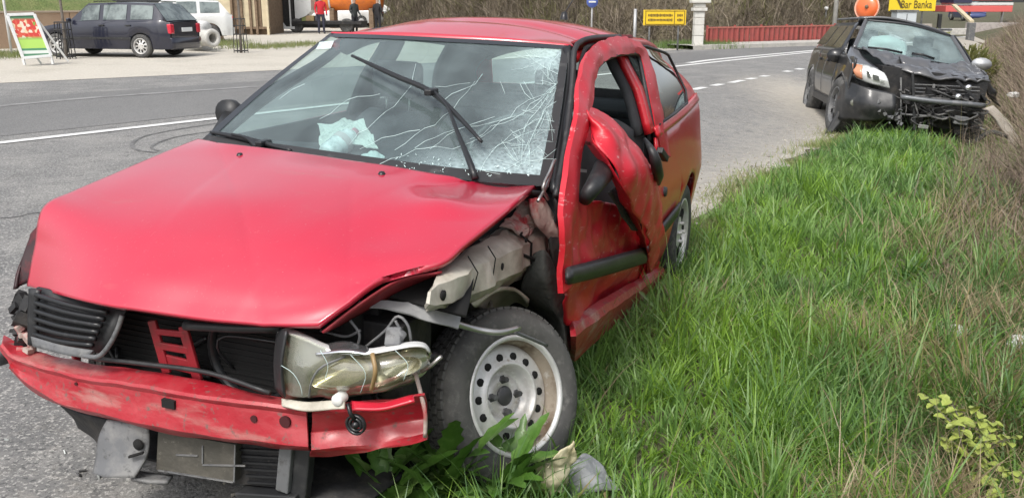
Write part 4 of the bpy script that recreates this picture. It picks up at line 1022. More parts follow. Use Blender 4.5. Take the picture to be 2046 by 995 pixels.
patch('wing_liner', [[C(125, 806, x=.5), C(170, 825, x=.52), C(225, 838, x=.55)], [C(150, 830, x=.45), C(190, 850, x=.5), C(225, 868, x=.55)], [C(160, 850, x=.35), C(195, 875, x=.45), C(205, 900, x=.5)]], 12, 8, M_blk2, car, .01)
# ------------------------------------------------------------------ the black wrecked off-roader down the verge
def rot3(yaw, ry, rx):
    c, s = math.cos(yaw), math.sin(yaw); Z = np.array([[c, -s, 0], [s, c, 0], [0, 0, 1]])
    c, s = math.cos(ry), math.sin(ry); Y = np.array([[c, 0, s], [0, 1, 0], [-s, 0, c]])
    c, s = math.cos(rx), math.sin(rx); X = np.array([[1, 0, 0], [0, c, -s], [0, s, c]])
    return Z @ Y @ X
SUV = Frame(rot3(math.radians(-100.2), math.radians(-1.6), math.radians(-7.1)), np.array([5.288, 12.627, -.314]))
Q = SUV.at
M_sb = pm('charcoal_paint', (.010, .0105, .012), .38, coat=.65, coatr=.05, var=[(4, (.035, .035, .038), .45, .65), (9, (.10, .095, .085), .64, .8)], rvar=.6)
M_sb_skylit = pm('charcoal_skylit', (.085, .086, .092), .40, coat=1, coatr=.1, var=[(6, (.09, .09, .09), .5, .7), (22, (.16, .15, .14), .65, .8)], bump=(4, .2, .03))  # same black paint, paled to imitate sky reflected in the upper panels
M_sg = glass('pale_windscreen', (.66, .84, .82), .24, 1.7, (.56, .74, .74))
M_sgd = pm('dark_side_glass', (.02, .024, .026), .08, coat=.8)
suv = tag(empty('offroad_car', mat=SUV.matrix()), 'black off-road car with crushed front leaning into the grass verge', 'car')
def ssec(x, z):
    """half width of the body at height z"""
    w = np.interp(z, [.25, .40, .62, .95, 1.02, 1.38, 1.46, 1.5], [.80, .86, .90, .87, .84, .66, .56, .40])
    return w * np.interp(x, [-3.5, -3.1, -.3, .55], [.90, 1, 1, .93])
def s_arch(x):
    lo = .36
    for c in (0.0, -2.6):
        d = .40 ** 2 - (x - c) ** 2
        if d > 0: lo = max(lo, .33 + math.sqrt(d))
    return lo
for sg in (-1, 1):
    for nm, x0, x1 in (('front_wing', .48, -.45), ('door', -.46, -1.45), ('door', -1.46, -2.15), ('rear_quarter', -2.16, -3.45)):
        rows = []
        for x in np.linspace(x0, x1, 22):
            hi = 1.0 if x < -.35 else 1.0 - .06 * (x + .35)
            rows.append([(x, sg * ssec(x, z), z) for z in np.linspace(min(s_arch(x), hi - .05), hi, 10)])
        if sg > 0 and nm == 'front_wing': rows = rows[9:]
        P = crumple(np.array(rows), .02, 4, 3) if nm == 'front_wing' else np.array(rows)
        MB().grid([list(r) for r in P]).build(nm, M_sb, suv, True, .02, off=1 if sg > 0 else -1)
    # upper side: pillars and panes
    def up(x0, x1, t0, t1, name, mat, o_=0.0):
        rows = []
        for t in np.linspace(t0, t1, 5):
            z = 1.0 + .40 * t
            sh = lambda x: x - .58 * t * np.interp(x, [-1.2, -.35], [0, 1]) + .25 * t * np.interp(x, [-3.4, -2.9], [1, 0])
            rows.append([(sh(x), sg * (ssec(x, z) + o_), z) for x in np.linspace(x0, x1, 6)])
        return MB().grid(rows).build(name, mat, suv, True, .015 if mat is M_sb else 0)
    up(-.36, -3.42, 0, 1, 'upper_side', M_sb, -.012)
    up(-.62, -1.36, .12, .9, 'side_window', M_sgd, .008); up(-1.48, -2.12, .12, .9, 'side_window', M_sgd, .008); up(-2.26, -3.1, .15, .88, 'rear_side_window', M_sgd, .008)
    MB().tube([(x, sg * (ssec(x, 1.42) - .01), 1.47) for x in np.linspace(-1.1, -3.0, 12)], .016, 6).build('roof_rail', M_grey, suv, True)
suv.scale = (1.06, 1.06, 1.06); suv.location.z -= .02
# sills, handles
mb = MB(); mb.bar((-.45, -.80, .33), (-2.2, -.80, .33), .12, .1); mb.build('side_step', M_blk, suv, bevel=.02)
mb = MB(); mb.bar((-1.30, -.895, .86), (-1.14, -.895, .86), .03, .04); mb.bar((-2.05, -.895, .86), (-1.9, -.895, .86), .03, .04); mb.build('door_handle', M_trim, suv, bevel=.008)
# roof, windscreen, bonnet
rf = [[Q(1722, 44, x=-.97), Q(1770, 44, x=-.93), Q(1820, 53, x=-.92), Q(1868, 67, x=-.93), Q(1902, 82, x=-.97)]]
for x, z in ((-1.4, 1.475), (-2.2, 1.485), (-3.0, 1.44), (-3.25, 1.40)): rf.append([(x, t, z - .10 * abs(t / .60) ** 3) for t in (-.60, -.3, 0, .3, .60)])
patch('roof', rf, 20, 16, M_sb_skylit, suv, .03)
ws2 = [[Q(1734, 51, x=-.95), Q(1815, 60, x=-.88), Q(1896, 82, x=-.95)], [Q(1723, 78, x=-.66), Q(1825, 95, x=-.58), Q(1915, 112, x=-.66)], [Q(1712, 104, x=-.36), Q(1830, 126, x=-.26), Q(1932, 142, x=-.36)]]
wsb = patch('windscreen', ws2, 20, 14, M_sg, suv)
Pw = patch_pts(ws2, 20, 14)
for e in (Pw[:, 0], Pw[:, -1]): MB().tube(list(e), .03, 8).build('windscreen_pillar', M_sb_skylit, suv, True)
mb = MB(); mb.tube(list(Pw[0]), .022, 6); mb.tube(list(Pw[-1]), .02, 6); mb.build('windscreen_surround', M_trim, suv, True)
for a, b in (((1735, 107), (1800, 117)), ((1818, 118), (1860, 128))):
    MB().tube([Q(*a, x=-.38) + (.05, 0, .03), Q((a[0] + b[0]) / 2, (a[1] + b[1]) / 2 - 2, x=-.36) + (.05, 0, .03), Q(*b, x=-.36) + (.05, 0, .03)], .016, 6).build('wiper', M_trim, suv, True)
# slack airbag, seats and dash behind the glass
ab_ = patch('airbag', [[Q(1742, 112, x=-.62), Q(1775, 114, x=-.60), Q(1808, 118, x=-.62)], [Q(1738, 95, x=-.70), Q(1775, 92, x=-.58), Q(1812, 104, x=-.70)], [Q(1745, 82, x=-.80), Q(1778, 80, x=-.74), Q(1808, 92, x=-.80)]], 12, 12, pm('airbag_cloth', (.78, .80, .78), .9), suv, .05)
mb = MB(); mb.box((-.75, 0, .92), (.5, 1.4, .16)); mb.box((-1.9, 0, .5), (2.8, 1.5, .3)); mb.build('dashboard', M_int, suv)
for y in (-.38, .38):
    o = MB().box((-1.45, y, .95), (.16, .48, .5)).build('seat', M_seat, suv, True, bevel=.05)
    MB().box((-1.5, y, 1.27), (.1, .26, .15)).build('headrest', M_seat, o, True, bevel=.03)
hd2 = [[Q(1724, 108, x=-.30), Q(1780, 116, x=-.24), Q(1838, 127, x=-.22), Q(1900, 138, x=-.26), Q(1950, 148, x=-.34)],
       [Q(1742, 118, x=-.05), Q(1795, 128, x=.0), Q(1850, 140, x=.02), Q(1905, 147, x=.0), Q(1958, 156, x=-.06)],
       [Q(1768, 132, x=.22), Q(1805, 140, x=.28), Q(1850, 150, x=.32), Q(1905, 156, x=.30), Q(1963, 162, x=.24)],
       [Q(1788, 142, x=.38), Q(1815, 152, x=.46), Q(1850, 161, x=.52), Q(1905, 165, x=.50), Q(1966, 168, x=.42)]]
patch('bonnet', hd2, 60, 44, M_sb_skylit, suv, .025, crum=(.015, 5, 4), fn=creased(.09, 4, 3, (.2, 0, 1)))
patch('bonnet_scoop', [[Q(1795, 128, x=.02) + (0, 0, .01), Q(1850, 140, x=.04) + (0, 0, .01)], [Q(1795, 126, x=.1) + (0, 0, .05), Q(1852, 138, x=.12) + (0, 0, .06)], [Q(1800, 140, x=.28) + (0, 0, .03), Q(1856, 152, x=.30) + (0, 0, .03)]], 10, 8, M_sb_skylit, suv, .02, crum=(.02, 8, 2))
patch('wing_top', [[Q(1706, 100, x=-.34), Q(1700, 115, x=.0), Q(1706, 132, x=.35)], [Q(1722, 108, x=-.32), Q(1732, 122, x=.0), Q(1760, 144, x=.42)]], 10, 5, M_sb_skylit, suv, .02)
# right headlamp
hl2 = patch('headlamp', [[Q(1709, 133, x=.40), Q(1740, 139, x=.50), Q(1768, 152, x=.56)], [Q(1712, 148, x=.46), Q(1742, 156, x=.57), Q(1776, 166, x=.60)], [Q(1718, 160, x=.46), Q(1745, 171, x=.56), Q(1780, 180, x=.58)]], 14, 10, pm('headlamp_clear', (.72, .74, .72), .15, coat=.9, metal=.3, var=[(9, (.30, .31, .30), .5, .62)]), suv, .02)
patch('indicator', [[Q(1709, 134, x=.42), Q(1728, 137, x=.49)], [Q(1711, 148, x=.48), Q(1727, 152, x=.55)], [Q(1718, 159, x=.48), Q(1728, 163, x=.54)]], 5, 6, pm('amber_lens', (.62, .26, .14), .2, coat=.8), hl2, .01)
MB().prism([Q(1746, 153, x=.60), Q(1758, 157, x=.61), Q(1760, 167, x=.61), Q(1748, 164, x=.60)], (.012, 0, 0)).build('lamp_bowl', pm('lamp_dark', (.10, .105, .10), .2, coat=.8), hl2)
MB().prism([Q(1735, 147, x=.585), Q(1741, 149, x=.59), Q(1743, 162, x=.59), Q(1737, 159, x=.585)], (.012, 0, 0)).build('lamp_bowl', pm('lamp_dark', (.1, .1, .1)), hl2)
# bumper, fog lamp, wheel-arch flap
bp = patch('bumper', [[Q(1690, 176, x=.15), Q(1704, 168, x=.42), Q(1735, 180, x=.62), Q(1788, 192, x=.70)], [Q(1682, 205, x=.20), Q(1700, 204, x=.48), Q(1735, 212, x=.70), Q(1790, 216, x=.76)], [Q(1678, 236, x=.22), Q(1700, 238, x=.46), Q(1740, 240, x=.66), Q(1785, 234, x=.70)]], 22, 14, pm('dull_black_bumper', (.018, .019, .021), .42, coat=.3, var=[(7, (.04, .04, .04), .48, .62)]), suv, .03, crum=(.012, 6, 5), fn=creased(.022, 4, 2, (1, -.4, 0)))
MB().lathe([(0, .012), (.035, .010), (.048, .0), (.05, -.02)], 18, RX, Q(1713, 207, x=.60)).build('fog_lamp', M_lensgrey, bp, True)
patch('arch_flap', [[Q(1700, 186, x=.28), Q(1680, 222, x=.30), Q(1655, 268, x=.32)], [Q(1712, 196, x=.30), Q(1698, 230, x=.32), Q(1672, 262, x=.34)]], 12, 4, M_blk, suv, .012)
# crushed nose
mb = MB(); mb.box((.18, .15, .62), (.5, 1.25, .56)); mb.box((.1, 0, .40), (.6, 1.2, .3))
for _ in range(90):
    mb.box((rng.uniform(.34, .54), rng.uniform(-.25, .76), rng.uniform(.28, .70)), rng.uniform(.03, .13, 3), np.linalg.qr(rng.normal(size=(3, 3)))[0])
mb.build('engine', M_blk2, suv, bevel=.006)
mb = MB()
for _ in range(24):
    p = np.array((rng.uniform(.55, .66), rng.uniform(-.2, .75), rng.uniform(.30, .74))); pts = [p]
    for k in range(3): pts.append(np.minimum(pts[-1] + rng.normal(0, .09, 3) * (.3, 1.3, .6), (.68, .8, .78)))
    mb.tube(pts, rng.uniform(.006, .013), 6, smooth=10)
mb.build('hose', pm('grimy_grey', (.055, .055, .055), .5, var=[(8, (.16, .155, .15), .5, .65)]), suv, True)
for k in range(5): MB().bar(Q(1822, 172 + k * 7, x=.47), Q(1948, 178 + k * 7, x=.47), .012, .012).build('radiator_slat', M_grey, suv)
MB().bar(Q(1800, 160, x=.50), Q(1800, 250, x=.52), .05, .02).build('radiator_frame', M_grey, suv, bevel=.004); MB().bar(Q(1862, 172, x=.50), Q(1858, 250, x=.52), .03, .02).build('radiator_frame', M_grey, suv, bevel=.004); MB().bar(Q(1800, 228, x=.60), Q(1905, 236, x=.60), .03, .02).build('lower_beam', M_grey, suv, bevel=.004)
MB().tube([Q(1800, 196, x=.66), Q(1860, 204, x=.70), Q(1920, 209, x=.68), Q(1957, 213, x=.62)], .032, 8, smooth=12).build('crash_bar', pm('scraped_bar', (.16, .17, .18), .4, metal=.4, var=[(9, (.30, .30, .30), .5, .7)]), suv, True)
mb = MB(); mb.bar(Q(1822, 150, x=.60), Q(1826, 258, x=.62), .035, .03); mb.bar(Q(1905, 166, x=.56), Q(1945, 205, x=.58), .03, .03); mb.build('radiator_strut', M_blk, suv, bevel=.004)
for c_ in (Q(1927, 179, x=.58), Q(1908, 196, x=.62)): MB().lathe([(0, .02), (.03, .018), (.038, 0)], 12, RX, c_).build('lamp_remnant', M_chrome, suv, True)
for c_, d_ in ((Q(1842, 252, x=.66), (.03, .12, .05)), (Q(1912, 240, x=.6), (.08, .16, .1))): MB().box(c_, d_).build('broken_bit', M_grey, suv, bevel=.01)
mb = MB()
for k in range(30): mb.box(Q(rng.uniform(1755, 1800), rng.uniform(205, 250), x=rng.uniform(.66, .76)), rng.uniform(.01, .05, 3), np.linalg.qr(rng.normal(size=(3, 3)))[0])
mb.build('splintered_bumper', M_grey, suv)
patch('crushed_wing', [[Q(1955, 160, x=.3), Q(1968, 172, x=.25), Q(1980, 205, x=.1)], [Q(1950, 172, x=.40), Q(1962, 190, x=.36), Q(1985, 218, x=.1)]], 10, 5, M_sb, suv, .02, crum=(.03, 8, 6))
wg = patch('hanging_wing', [[Q(1955, 218, x=.5), Q(1980, 240, x=.5), Q(1998, 268, x=.5), Q(2014, 300, x=.5)], [Q(1972, 212, x=.46), Q(1998, 234, x=.44), Q(2018, 264, x=.44), Q(2026, 292, x=.46)]], 16, 4, pm('muddy_panel', (.42, .38, .33), .6, var=[(6, (.22, .19, .15), .48, .62), (18, (.55, .51, .45), .55, .68)]), suv, .03, crum=(.02, 6, 3))
MB().tube([Q(1940, 280, x=.5), Q(1968, 262, x=.5), Q(2000, 270, x=.5)], .03, 6, smooth=8).build('bent_rod', M_liner, suv, True)
# mirrors
mo = MB().lathe([(0, -.05), (.06, -.045), (.095, 0), (.1, .04), (.0, .05)], 14, RX @ np.diag([1.25, 1, .8]), Q(1951, 134, x=-.42)); mo = mo.build('door_mirror', pm('silver_mirror_cap', (.55, .56, .57), .3, metal=.5), suv, True)
MB().bar(Q(1934, 140, x=-.42), Q(1944, 138, x=-.42), .04, .04).build('mirror_arm', M_blk, mo)
mo = MB().lathe([(0, -.05), (.06, -.045), (.10, 0), (.105, .04), (.0, .05)], 14, RX @ np.diag([1.2, 1, .9]), Q(1678, 118, x=-.45)).build('door_mirror', M_sb, suv, True)
for x, y, n_ in ((.0, -.78, (0.1, -1, 0)), (-2.6, -.78, (0, -1, 0)), (.0, .78, (.1, 1, 0)), (-2.6, .78, (0, 1, 0))):
    wheel('wheel', (x, y, .33), n_, .36, .22, .22, M_grey, suv, spokes=True, holes=6, nuts=5, seg=36)
# ------------------------------------------------------------------ far side of the road
def Wd(u, v, D): return WORLD.at(u, v, y=D)
M_navy = pm('navy_paint', (.008, .010, .024), .3, coat=.9, coatr=.04, var=[(3, (.014, .016, .034), .5, .7)])
M_wpaint = pm('white_paint', (.66, .67, .66), .35, coat=.6, var=[(4, (.55, .55, .54), .5, .7)])
M_silver = pm('silver_paint', (.42, .43, .43), .35, coat=.6, metal=.2)
M_cglass = pm('car_glass', (.07, .09, .09), .06, coat=.5, var=[(2.2, (.20, .24, .235), .42, .6)])
M_tail = pm('tail_lamp_red', (.55, .015, .04), .2, coat=.8)
M_plate = pm('number_plate', (.72, .74, .75), .4)

def loft_car(name, loc, yaw, L, W, H, paint, kind='wagon', detail=True, wheels_mat=None, glassm=None):
    """body built from lengthwise stations; x forward, origin on the ground at mid wheelbase"""
    root = empty(name, loc, yaw)
    wb = L * .615; xf, xr = wb / 2, -wb / 2; R = H * .215
    xa, xb = L * .49, -L * .51
    zb = H * .66
    belt = lambda x: float(np.interp(x, [xb, xb * .9, 0, L * .22, L * .42, xa], [zb * .98, zb * 1.03, zb, zb * .97, zb * .84, zb * .66]))
    hw = lambda x: W / 2 * float(np.interp(x, [xb, xb * .88, 0, xa * .8, xa], [.84, .97, 1, .95, .72]))
    def low(x):
        lo = H * .16
        for c in (xf, xr):
            d = (R * 1.15) ** 2 - (x - c) ** 2
            if d > 0: lo = max(lo, R + math.sqrt(d) * .98)
        return lo
    for sg in (-1, 1):
        rows = []
        for x in np.linspace(xa, xb, 60):
            lo = min(low(x), belt(x) - .04); b_ = belt(x)
            rows.append([(x, sg * hw(x) * k, lo + (b_ - lo) * t) for t, k in ((0, .95), (.25, .99), (.5, 1), (.8, .985), (.93, .965), (1, .93))])
        MB().grid(rows).build('side_panel', paint, root, True)
    # bonnet / deck / ends
    if kind == 'sedan': rf0, rf1, wf, wr = L * .06, -L * .20, L * .20, -L * .36
    elif kind == 'hatch': rf0, rf1, wf, wr = L * .10, -L * .40, L * .27, -L * .49
    else: rf0, rf1, wf, wr = L * .07, -L * .40, L * .21, -L * .495
    mb = MB(); mb.grid([[(x, k * hw(x) * .93, belt(x) + .03 * (1 - k * k)) for k in (-1, -.5, 0, .5, 1)] for x in np.linspace(xa, wf - .05, 10)])
    mb.grid([[(x, k * hw(x) * .93, belt(x) + .02 * (1 - k * k)) for k in (-1, -.5, 0, .5, 1)] for x in np.linspace(wr + .02, xb, 6)])
    mb.build('bonnet', paint, root, True)
    for x in (xa, xb):
        e = 1 if x > 0 else -1
        mb = MB(); mb.grid([[(x + e * .05 * (1 - k * k) * (1 if 0 < t < 1 else .3), k * hw(x) * .94, low(x) + (belt(x) - low(x)) * t) for k in np.linspace(-1, 1, 9)] for t in (0, .3, .6, 1)])
        mb.build('end_panel', paint, root, True)
        mb = MB(); mb.grid([[(x + e * (.07 if 0 < t < 1 else .03) - e * .06 * k ** 4, k * hw(x) * 1.02, H * .16 + H * .2 * t) for k in np.linspace(-1, 1, 11)] for t in (0, .1, .9, 1)])
        mb.build('bumper', paint if detail else paint, root, True, .02)
    # cabin
    zr = H
    st = [(wf, belt(wf), .90), (rf0, zr * .985, .74), ((rf0 + rf1) / 2, zr, .75), (rf1, zr * .975, .73), (wr, belt(wr) + .02, .88)]
    xs_ = np.array([s[0] for s in st])
    def rz(x): return float(np.interp(-x, -xs_, [s[1] for s in st]))
    def rw(x): return W / 2 * float(np.interp(-x, -xs_, [s[2] for s in st]))
    top = [[(x, k * rw(x), rz(x) + .02 * (1 - k * k)) for k in (-1, -.6, 0, .6, 1)] for x in np.linspace(rf0, rf1, 12)]
    MB().grid(top).build('roof', paint, root, True, .02)
    gm = glassm or M_cglass
    for a, b, nm in ((wf, rf0, 'windscreen'), (rf1, wr, 'rear_window')):
        MB().grid([[(x, k * rw(x) * .97, rz(x) + .015 * (1 - k * k)) for k in (-1, -.5, 0, .5, 1)] for x in np.linspace(a, b, 5)]).build(nm, gm, root, True)
    posts = {'wagon': (.13, -.02, -.05, -.215, -.245, -.40), 'hatch': (.16, .0, -.03, -.2, -.23, -.40), 'sedan': (.12, -.03, -.06, -.22)}[kind]
    for sg in (-1, 1):
        def sidept(x, t):
            zt = rz(x); zb_ = belt(x); return (x, sg * (hw(x) * .93 * (1 - t) + rw(x) * t), zb_ + (zt - zb_) * t)
        rows = [[sidept(x, t) for t in np.linspace(0, 1, 5)] for x in np.linspace(wf, wr, 40)]
        MB().grid(rows).build('cabin_side', paint, root, True)
        for i in range(0, len(posts) - 1, 2):
            a, b = posts[i] * L, posts[i + 1] * L
            rows = []
            for x in np.linspace(a, b, 8):
                r = []
                for t in (.08, .5, .9):
                    xx = x
                    if i == 0 and x == a: xx = x
                    p = np.array(sidept(xx, t)); p[1] += sg * .012; r.append(p)
                rows.append(r)
            if i == 0: rows[0] = [rows[0][0], rows[0][0] * .5 + rows[0][1] * .5 - np.array((.06, 0, .03)), np.array(sidept(a - L * .05, .75)) + (0, sg * .012, 0)]
            MB().grid(rows).build('side_window', gm, root, True)
        if detail:
            MB().box((0, sg * (W / 2 + .005), H * .36), (L * .5, .02, .05)).build('rubbing_strip', M_blk, root)
            for hx in (-.02, -.21): MB().box((L * hx - .1, sg * (W / 2 - .005), belt(0) - .1), (.16, .03, .035)).build('door_handle', M_blk, root, bevel=.008)
            MB().tube([(x, sg * (rw(x) - .04), rz(x) + .05) for x in np.linspace(rf0 - .15, rf1 + .1, 8)], .014, 6).build('roof_rail', M_blk, root, True)
            MB().box((xb + .03, sg * hw(xb) * .90, belt(xb) - .17), (.14, .18, .26)).build('tail_lamp', M_tail, root, bevel=.03)
            MB().box((wf - .12, sg * (hw(wf) + .06), belt(wf) + .06), (.08, .16, .11)).build('door_mirror', paint, root, bevel=.03)
            MB().box((xa - .05, sg * hw(xa) * .8, belt(xa) - .09), (.1, .28, .13)).build('headlamp', M_lensgrey, root, bevel=.02)
        elif True:
            MB().box((xb + .01, sg * hw(xb) * .85, belt(xb) - .12), (.08, .18, .14)).build('tail_lamp', M_tail, root, bevel=.02)
    if detail: MB().box((xb - .065, 0, belt(xb) - .20), (.02, .50, .11)).build('number_plate', M_plate, root, bevel=.005)
    mb = MB(); mb.box((0, 0, H * .2), (L * .9, W * .8, H * .1)); mb.build('underbody', M_hole, root)
    for x in (xf, xr):
        for sg in (-1, 1):
            if detail: wheel('wheel', (x, sg * (W / 2 - .11), R), (0, sg, 0), R, R * .64, .19, wheels_mat or M_rim, root, spokes=True, holes=9, nuts=5, seg=28)
            else:
                o = MB().lathe([(0, .08), (R * .6, .085), (R * .62, .09), (R * .9, .1), (R, .06), (R, -.08), (0, -.08)], 20, np.diag([1, sg, 1.0]), (x, sg * (W / 2 - .1), R)).build('wheel', M_tyre, root, True)
                MB().lathe([(0, .095), (R * .5, .10), (R * .6, .088)], 18, np.diag([1, sg, 1.0]), (x, sg * (W / 2 - .1), R)).build('rim', M_silver, o, True)
    return root
def heading(a): return math.radians(a)
# dark estate car; its rear left wheel stands at the pixel below
yw = math.radians(180 - 13)
rl = np.array([*G(287, 117), 0.0]); Lw, Ww = 4.25, 1.70
off = np.array([-Lw * .3075, Ww / 2 - .11]); ca, sa = math.cos(yw), math.sin(yw)
ctr = rl[:2] - np.array([ca * off[0] - sa * off[1], sa * off[0] + ca * off[1]])
tag(loft_car('estate_car', (ctr[0], ctr[1], .012), yw, Lw, Ww, 1.44, M_navy, 'wagon', True), 'dark navy estate car parked on the gravel behind the poster board', 'car')
p = G(378, 84); tag(loft_car('white_car', (p[0] - .3, 35.5, .01), math.radians(200), 4.0, 1.7, 1.52, M_wpaint, 'hatch', False), 'white hatchback parked behind the navy estate car', 'car')
tag(loft_car('white_car', (Wd(690, 30, 58)[0], 58, .0), math.radians(170), 4.2, 1.7, 1.42, M_wpaint, 'sedan', False), 'small white car beyond the flatbed lorry, above the red roof', 'car')
tag(loft_car('grey_car', (Wd(742, 30, 62)[0], 62, .0), math.radians(175), 4.2, 1.7, 1.40, M_silver, 'sedan', False), 'pale grey car farthest back beside the person in dark clothes', 'car')
tag(loft_car('blue_car', (Wd(1931, 50, 75)[0], 75, .0), math.radians(-95), 4.0, 1.7, 1.45, pm('blue_paint', (.05, .07, .20), .3, coat=1), 'hatch', False), 'tiny blue car far up the road at the right', 'car')

# poster board on legs
pb = tag(empty('poster_board', (*G(60, 119), 0)), 'white framed pavement poster board leaning beside the navy car', 'sign')
o0 = np.array([*G(60, 119), 0.0])
cn = [Wd(14, 31, 22.4) - o0, Wd(68, 29, 22.8) - o0, Wd(102, 112, 22.6) - o0, Wd(46, 117, 22.2) - o0]
def poster_mat():
    m = pm('poster_print', (.06, .22, .10), .5)
    N, L = m.node_tree.nodes, m.node_tree.links; b = N['Principled BSDF']
    tc = N.new('ShaderNodeTexCoord'); sp = N.new('ShaderNodeSeparateXYZ'); L.new(tc.outputs['Generated'], sp.inputs[0])
    vo = N.new('ShaderNodeTexVoronoi'); vo.inputs['Scale'].default_value = 11; L.new(tc.outputs['Generated'], vo.inputs['Vector'])
    r1 = N.new('ShaderNodeValToRGB'); r1.color_ramp.interpolation = 'CONSTANT'
    e = r1.color_ramp.elements; e[0].color = (.55, .05, .04, 1); e[1].position = .3; e[1].color = (.72, .55, .35, 1)
    for p_, c_ in ((.5, (.60, .10, .06, 1)), (.72, (.70, .62, .50, 1)), (.86, (.20, .35, .06, 1))): q = e.new(p_); q.color = c_
    L.new(vo.outputs['Color'], r1.inputs[0])
    r2 = N.new('ShaderNodeValToRGB'); r2.color_ramp.interpolation = 'CONSTANT'; e = r2.color_ramp.elements
    e[0].color = (.08, .22, .12, 1); e[1].position = .10; e[1].color = (.62, .66, .62, 1)
    for p_, c_ in ((.17, (.07, .24, .12, 1)), (.22, (.38, .60, .12, 1)), (.42, (.28, .45, .10, 1))): q = e.new(p_); q.color = c_
    L.new(sp.outputs['Z'], r2.inputs[0])
    mr = N.new('ShaderNodeMapRange'); mr.inputs['From Min'].default_value = .44; mr.inputs['From Max'].default_value = .50; L.new(sp.outputs['Z'], mr.inputs['Value'])
    mx = N.new('ShaderNodeMix'); mx.data_type = 'RGBA'; L.new(mr.outputs[0], mx.inputs['Factor']); L.new(r2.outputs[0], mx.inputs['A']); L.new(r1.outputs[0], mx.inputs['B'])
    m2 = N.new('ShaderNodeMapRange'); m2.inputs['From Min'].default_value = .86; m2.inputs['From Max'].default_value = .92; L.new(sp.outputs['Z'], m2.inputs['Value'])
    my = N.new('ShaderNodeMix'); my.data_type = 'RGBA'; L.new(m2.outputs[0], my.inputs['Factor']); L.new(mx.outputs['Result'], my.inputs['A']); my.inputs['B'].default_value = (.07, .22, .12, 1)
    L.new(my.outputs['Result'], b.inputs['Base Color'])
    return m
nb = np.cross(cn[1] - cn[0], cn[3] - cn[0]); nb /= np.linalg.norm(nb); nb *= np.sign(nb[1]) 
MB().prism(cn, nb * .015).build('poster', poster_mat(), pb)
for a, b in ((0, 1), (1, 2), (2, 3), (3, 0)): MB().bar(cn[a] - nb * .012, cn[b] - nb * .012, .07, .03, up=nb).build('frame_bar', M_wpaint, pb, bevel=.005)
for t, dx in ((3, -.02), (2, 0)):
    MB().bar(cn[t], cn[t] - (-.02, 0, .16 if t == 3 else .20), .05).build('leg', M_wpaint, pb)
for a, dx in ((0, .14), (1, .1)):
    foot = cn[3 if a == 0 else 2] + np.array((.14, .55, -.17)); MB().bar(cn[a] + nb * .03, foot, .045).build('rear_leg', M_wpaint, pb)

# young trees in iron guards
M_iron = pm('dark_iron', (.05, .05, .05), .6, metal=.4)
M_bark = pm('grey_bark', (.16, .14, .12), .9, var=[(12, (.09, .08, .07), .45, .65)], bump=(30, .5, .02))
def guard(u, v, w, h, label, n=6, hh=4.2):
    g2 = G(u, v); r = w / 2
    gd = tag(empty('tree_guard', (g2[0], g2[1], .01)), label + ' iron guard', 'tree guard', 'iron guards round the young trees')
    for k in range(n):
        a = 6.283 * k / n + .3; MB().bar((r * 1.12 * math.cos(a), r * 1.12 * math.sin(a), 0), (r * .92 * math.cos(a), r * .92 * math.sin(a), h), .035, .012).build('upright', M_iron, gd)
    for z in (.06, h * .55, h * .8, h):
        MB().tube([(r * (1.12 - .2 * z / h) * math.cos(a), r * (1.12 - .2 * z / h) * math.sin(a), z) for a in np.linspace(0, 6.283, 21)], .014, 5, caps=False).build('ring', M_iron, gd, True)
    tr = tag(empty('young_tree', (g2[0], g2[1], .0)), label + ' slim leafless young tree', 'tree', 'young roadside trees')
    MB().tube([(0, 0, 0), (.02, .01, 1.0), (.0, .03, 2.2), (.05, 0, hh)], [.04, .035, .03, .012], 8, smooth=12).build('trunk', M_bark, tr, True)
    mb = MB()
    for _ in range(46):
        z = rng.uniform(1.9, hh); a = rng.uniform(0, 6.283); l = rng.uniform(.4, 1.3) * (1.2 - z / hh * .7)
        p0 = np.array((.02, .01, z)); p1 = p0 + (l * .6 * math.cos(a), l * .6 * math.sin(a), l * .55); p2 = p1 + (l * .3 * math.cos(a + .4), l * .3 * math.sin(a + .4), l * .5)
        mb.tube([p0, p1, p2], [.012, .007, .003], 5)
    mb.build('crown', M_bark, tr, True)
guard(133, 119, .42, .95, 'left-hand, beside the poster board:'); guard(482, 107, .36, .98, 'right-hand, beyond the gravel edge:')
q = G(24, 112); MB().tube([(q[0], q[1], 0), (q[0] - .05, q[1], 3.0)], .035, 8).build('flag_pole', M_wpaint, None, True); tag(bpy.data.objects['flag_pole'], 'thin pale pole standing behind the poster board', 'pole')

# tan retaining wall with grass bank above
M_wall = pm('tan_render', (.36, .25, .17), .9, var=[(1.2, (.42, .31, .21), .45, .65), (7, (.28, .20, .14), .6, .75)], bump=(20, .3, .02))
wallm = MB()
A_, B_ = Wd(-160, 40, 28.5), Wd(445, 40, 37.5)
rw_ = tag(empty('retaining_wall', (A_[0], A_[1], 0)), 'long tan rendered retaining wall behind the navy estate car', 'wall')
dv = np.array([B_[0] - A_[0], B_[1] - A_[1], 0]); Ld = np.linalg.norm(dv); dv /= Ld; nv = np.array([-dv[1], dv[0], 0])
for k in range(7):
    a = dv * (Ld * k / 7 + .01); b = dv * (Ld * (k + 1) / 7 - .01)
    MB().prism([a, b, b + nv * .25, a + nv * .25], (0, 0, 1.12)).build('wall_panel', M_wall, rw_, bevel=.01)
MB().prism([-nv * .04 + (0, 0, 1.122), dv * Ld - nv * .04 + (0, 0, 1.122), dv * Ld + nv * .3 + (0, 0, 1.122), nv * .3 + (0, 0, 1.122)], (0, 0, .06)).build('coping', pm('pale_coping', (.40, .33, .25), .9), rw_)
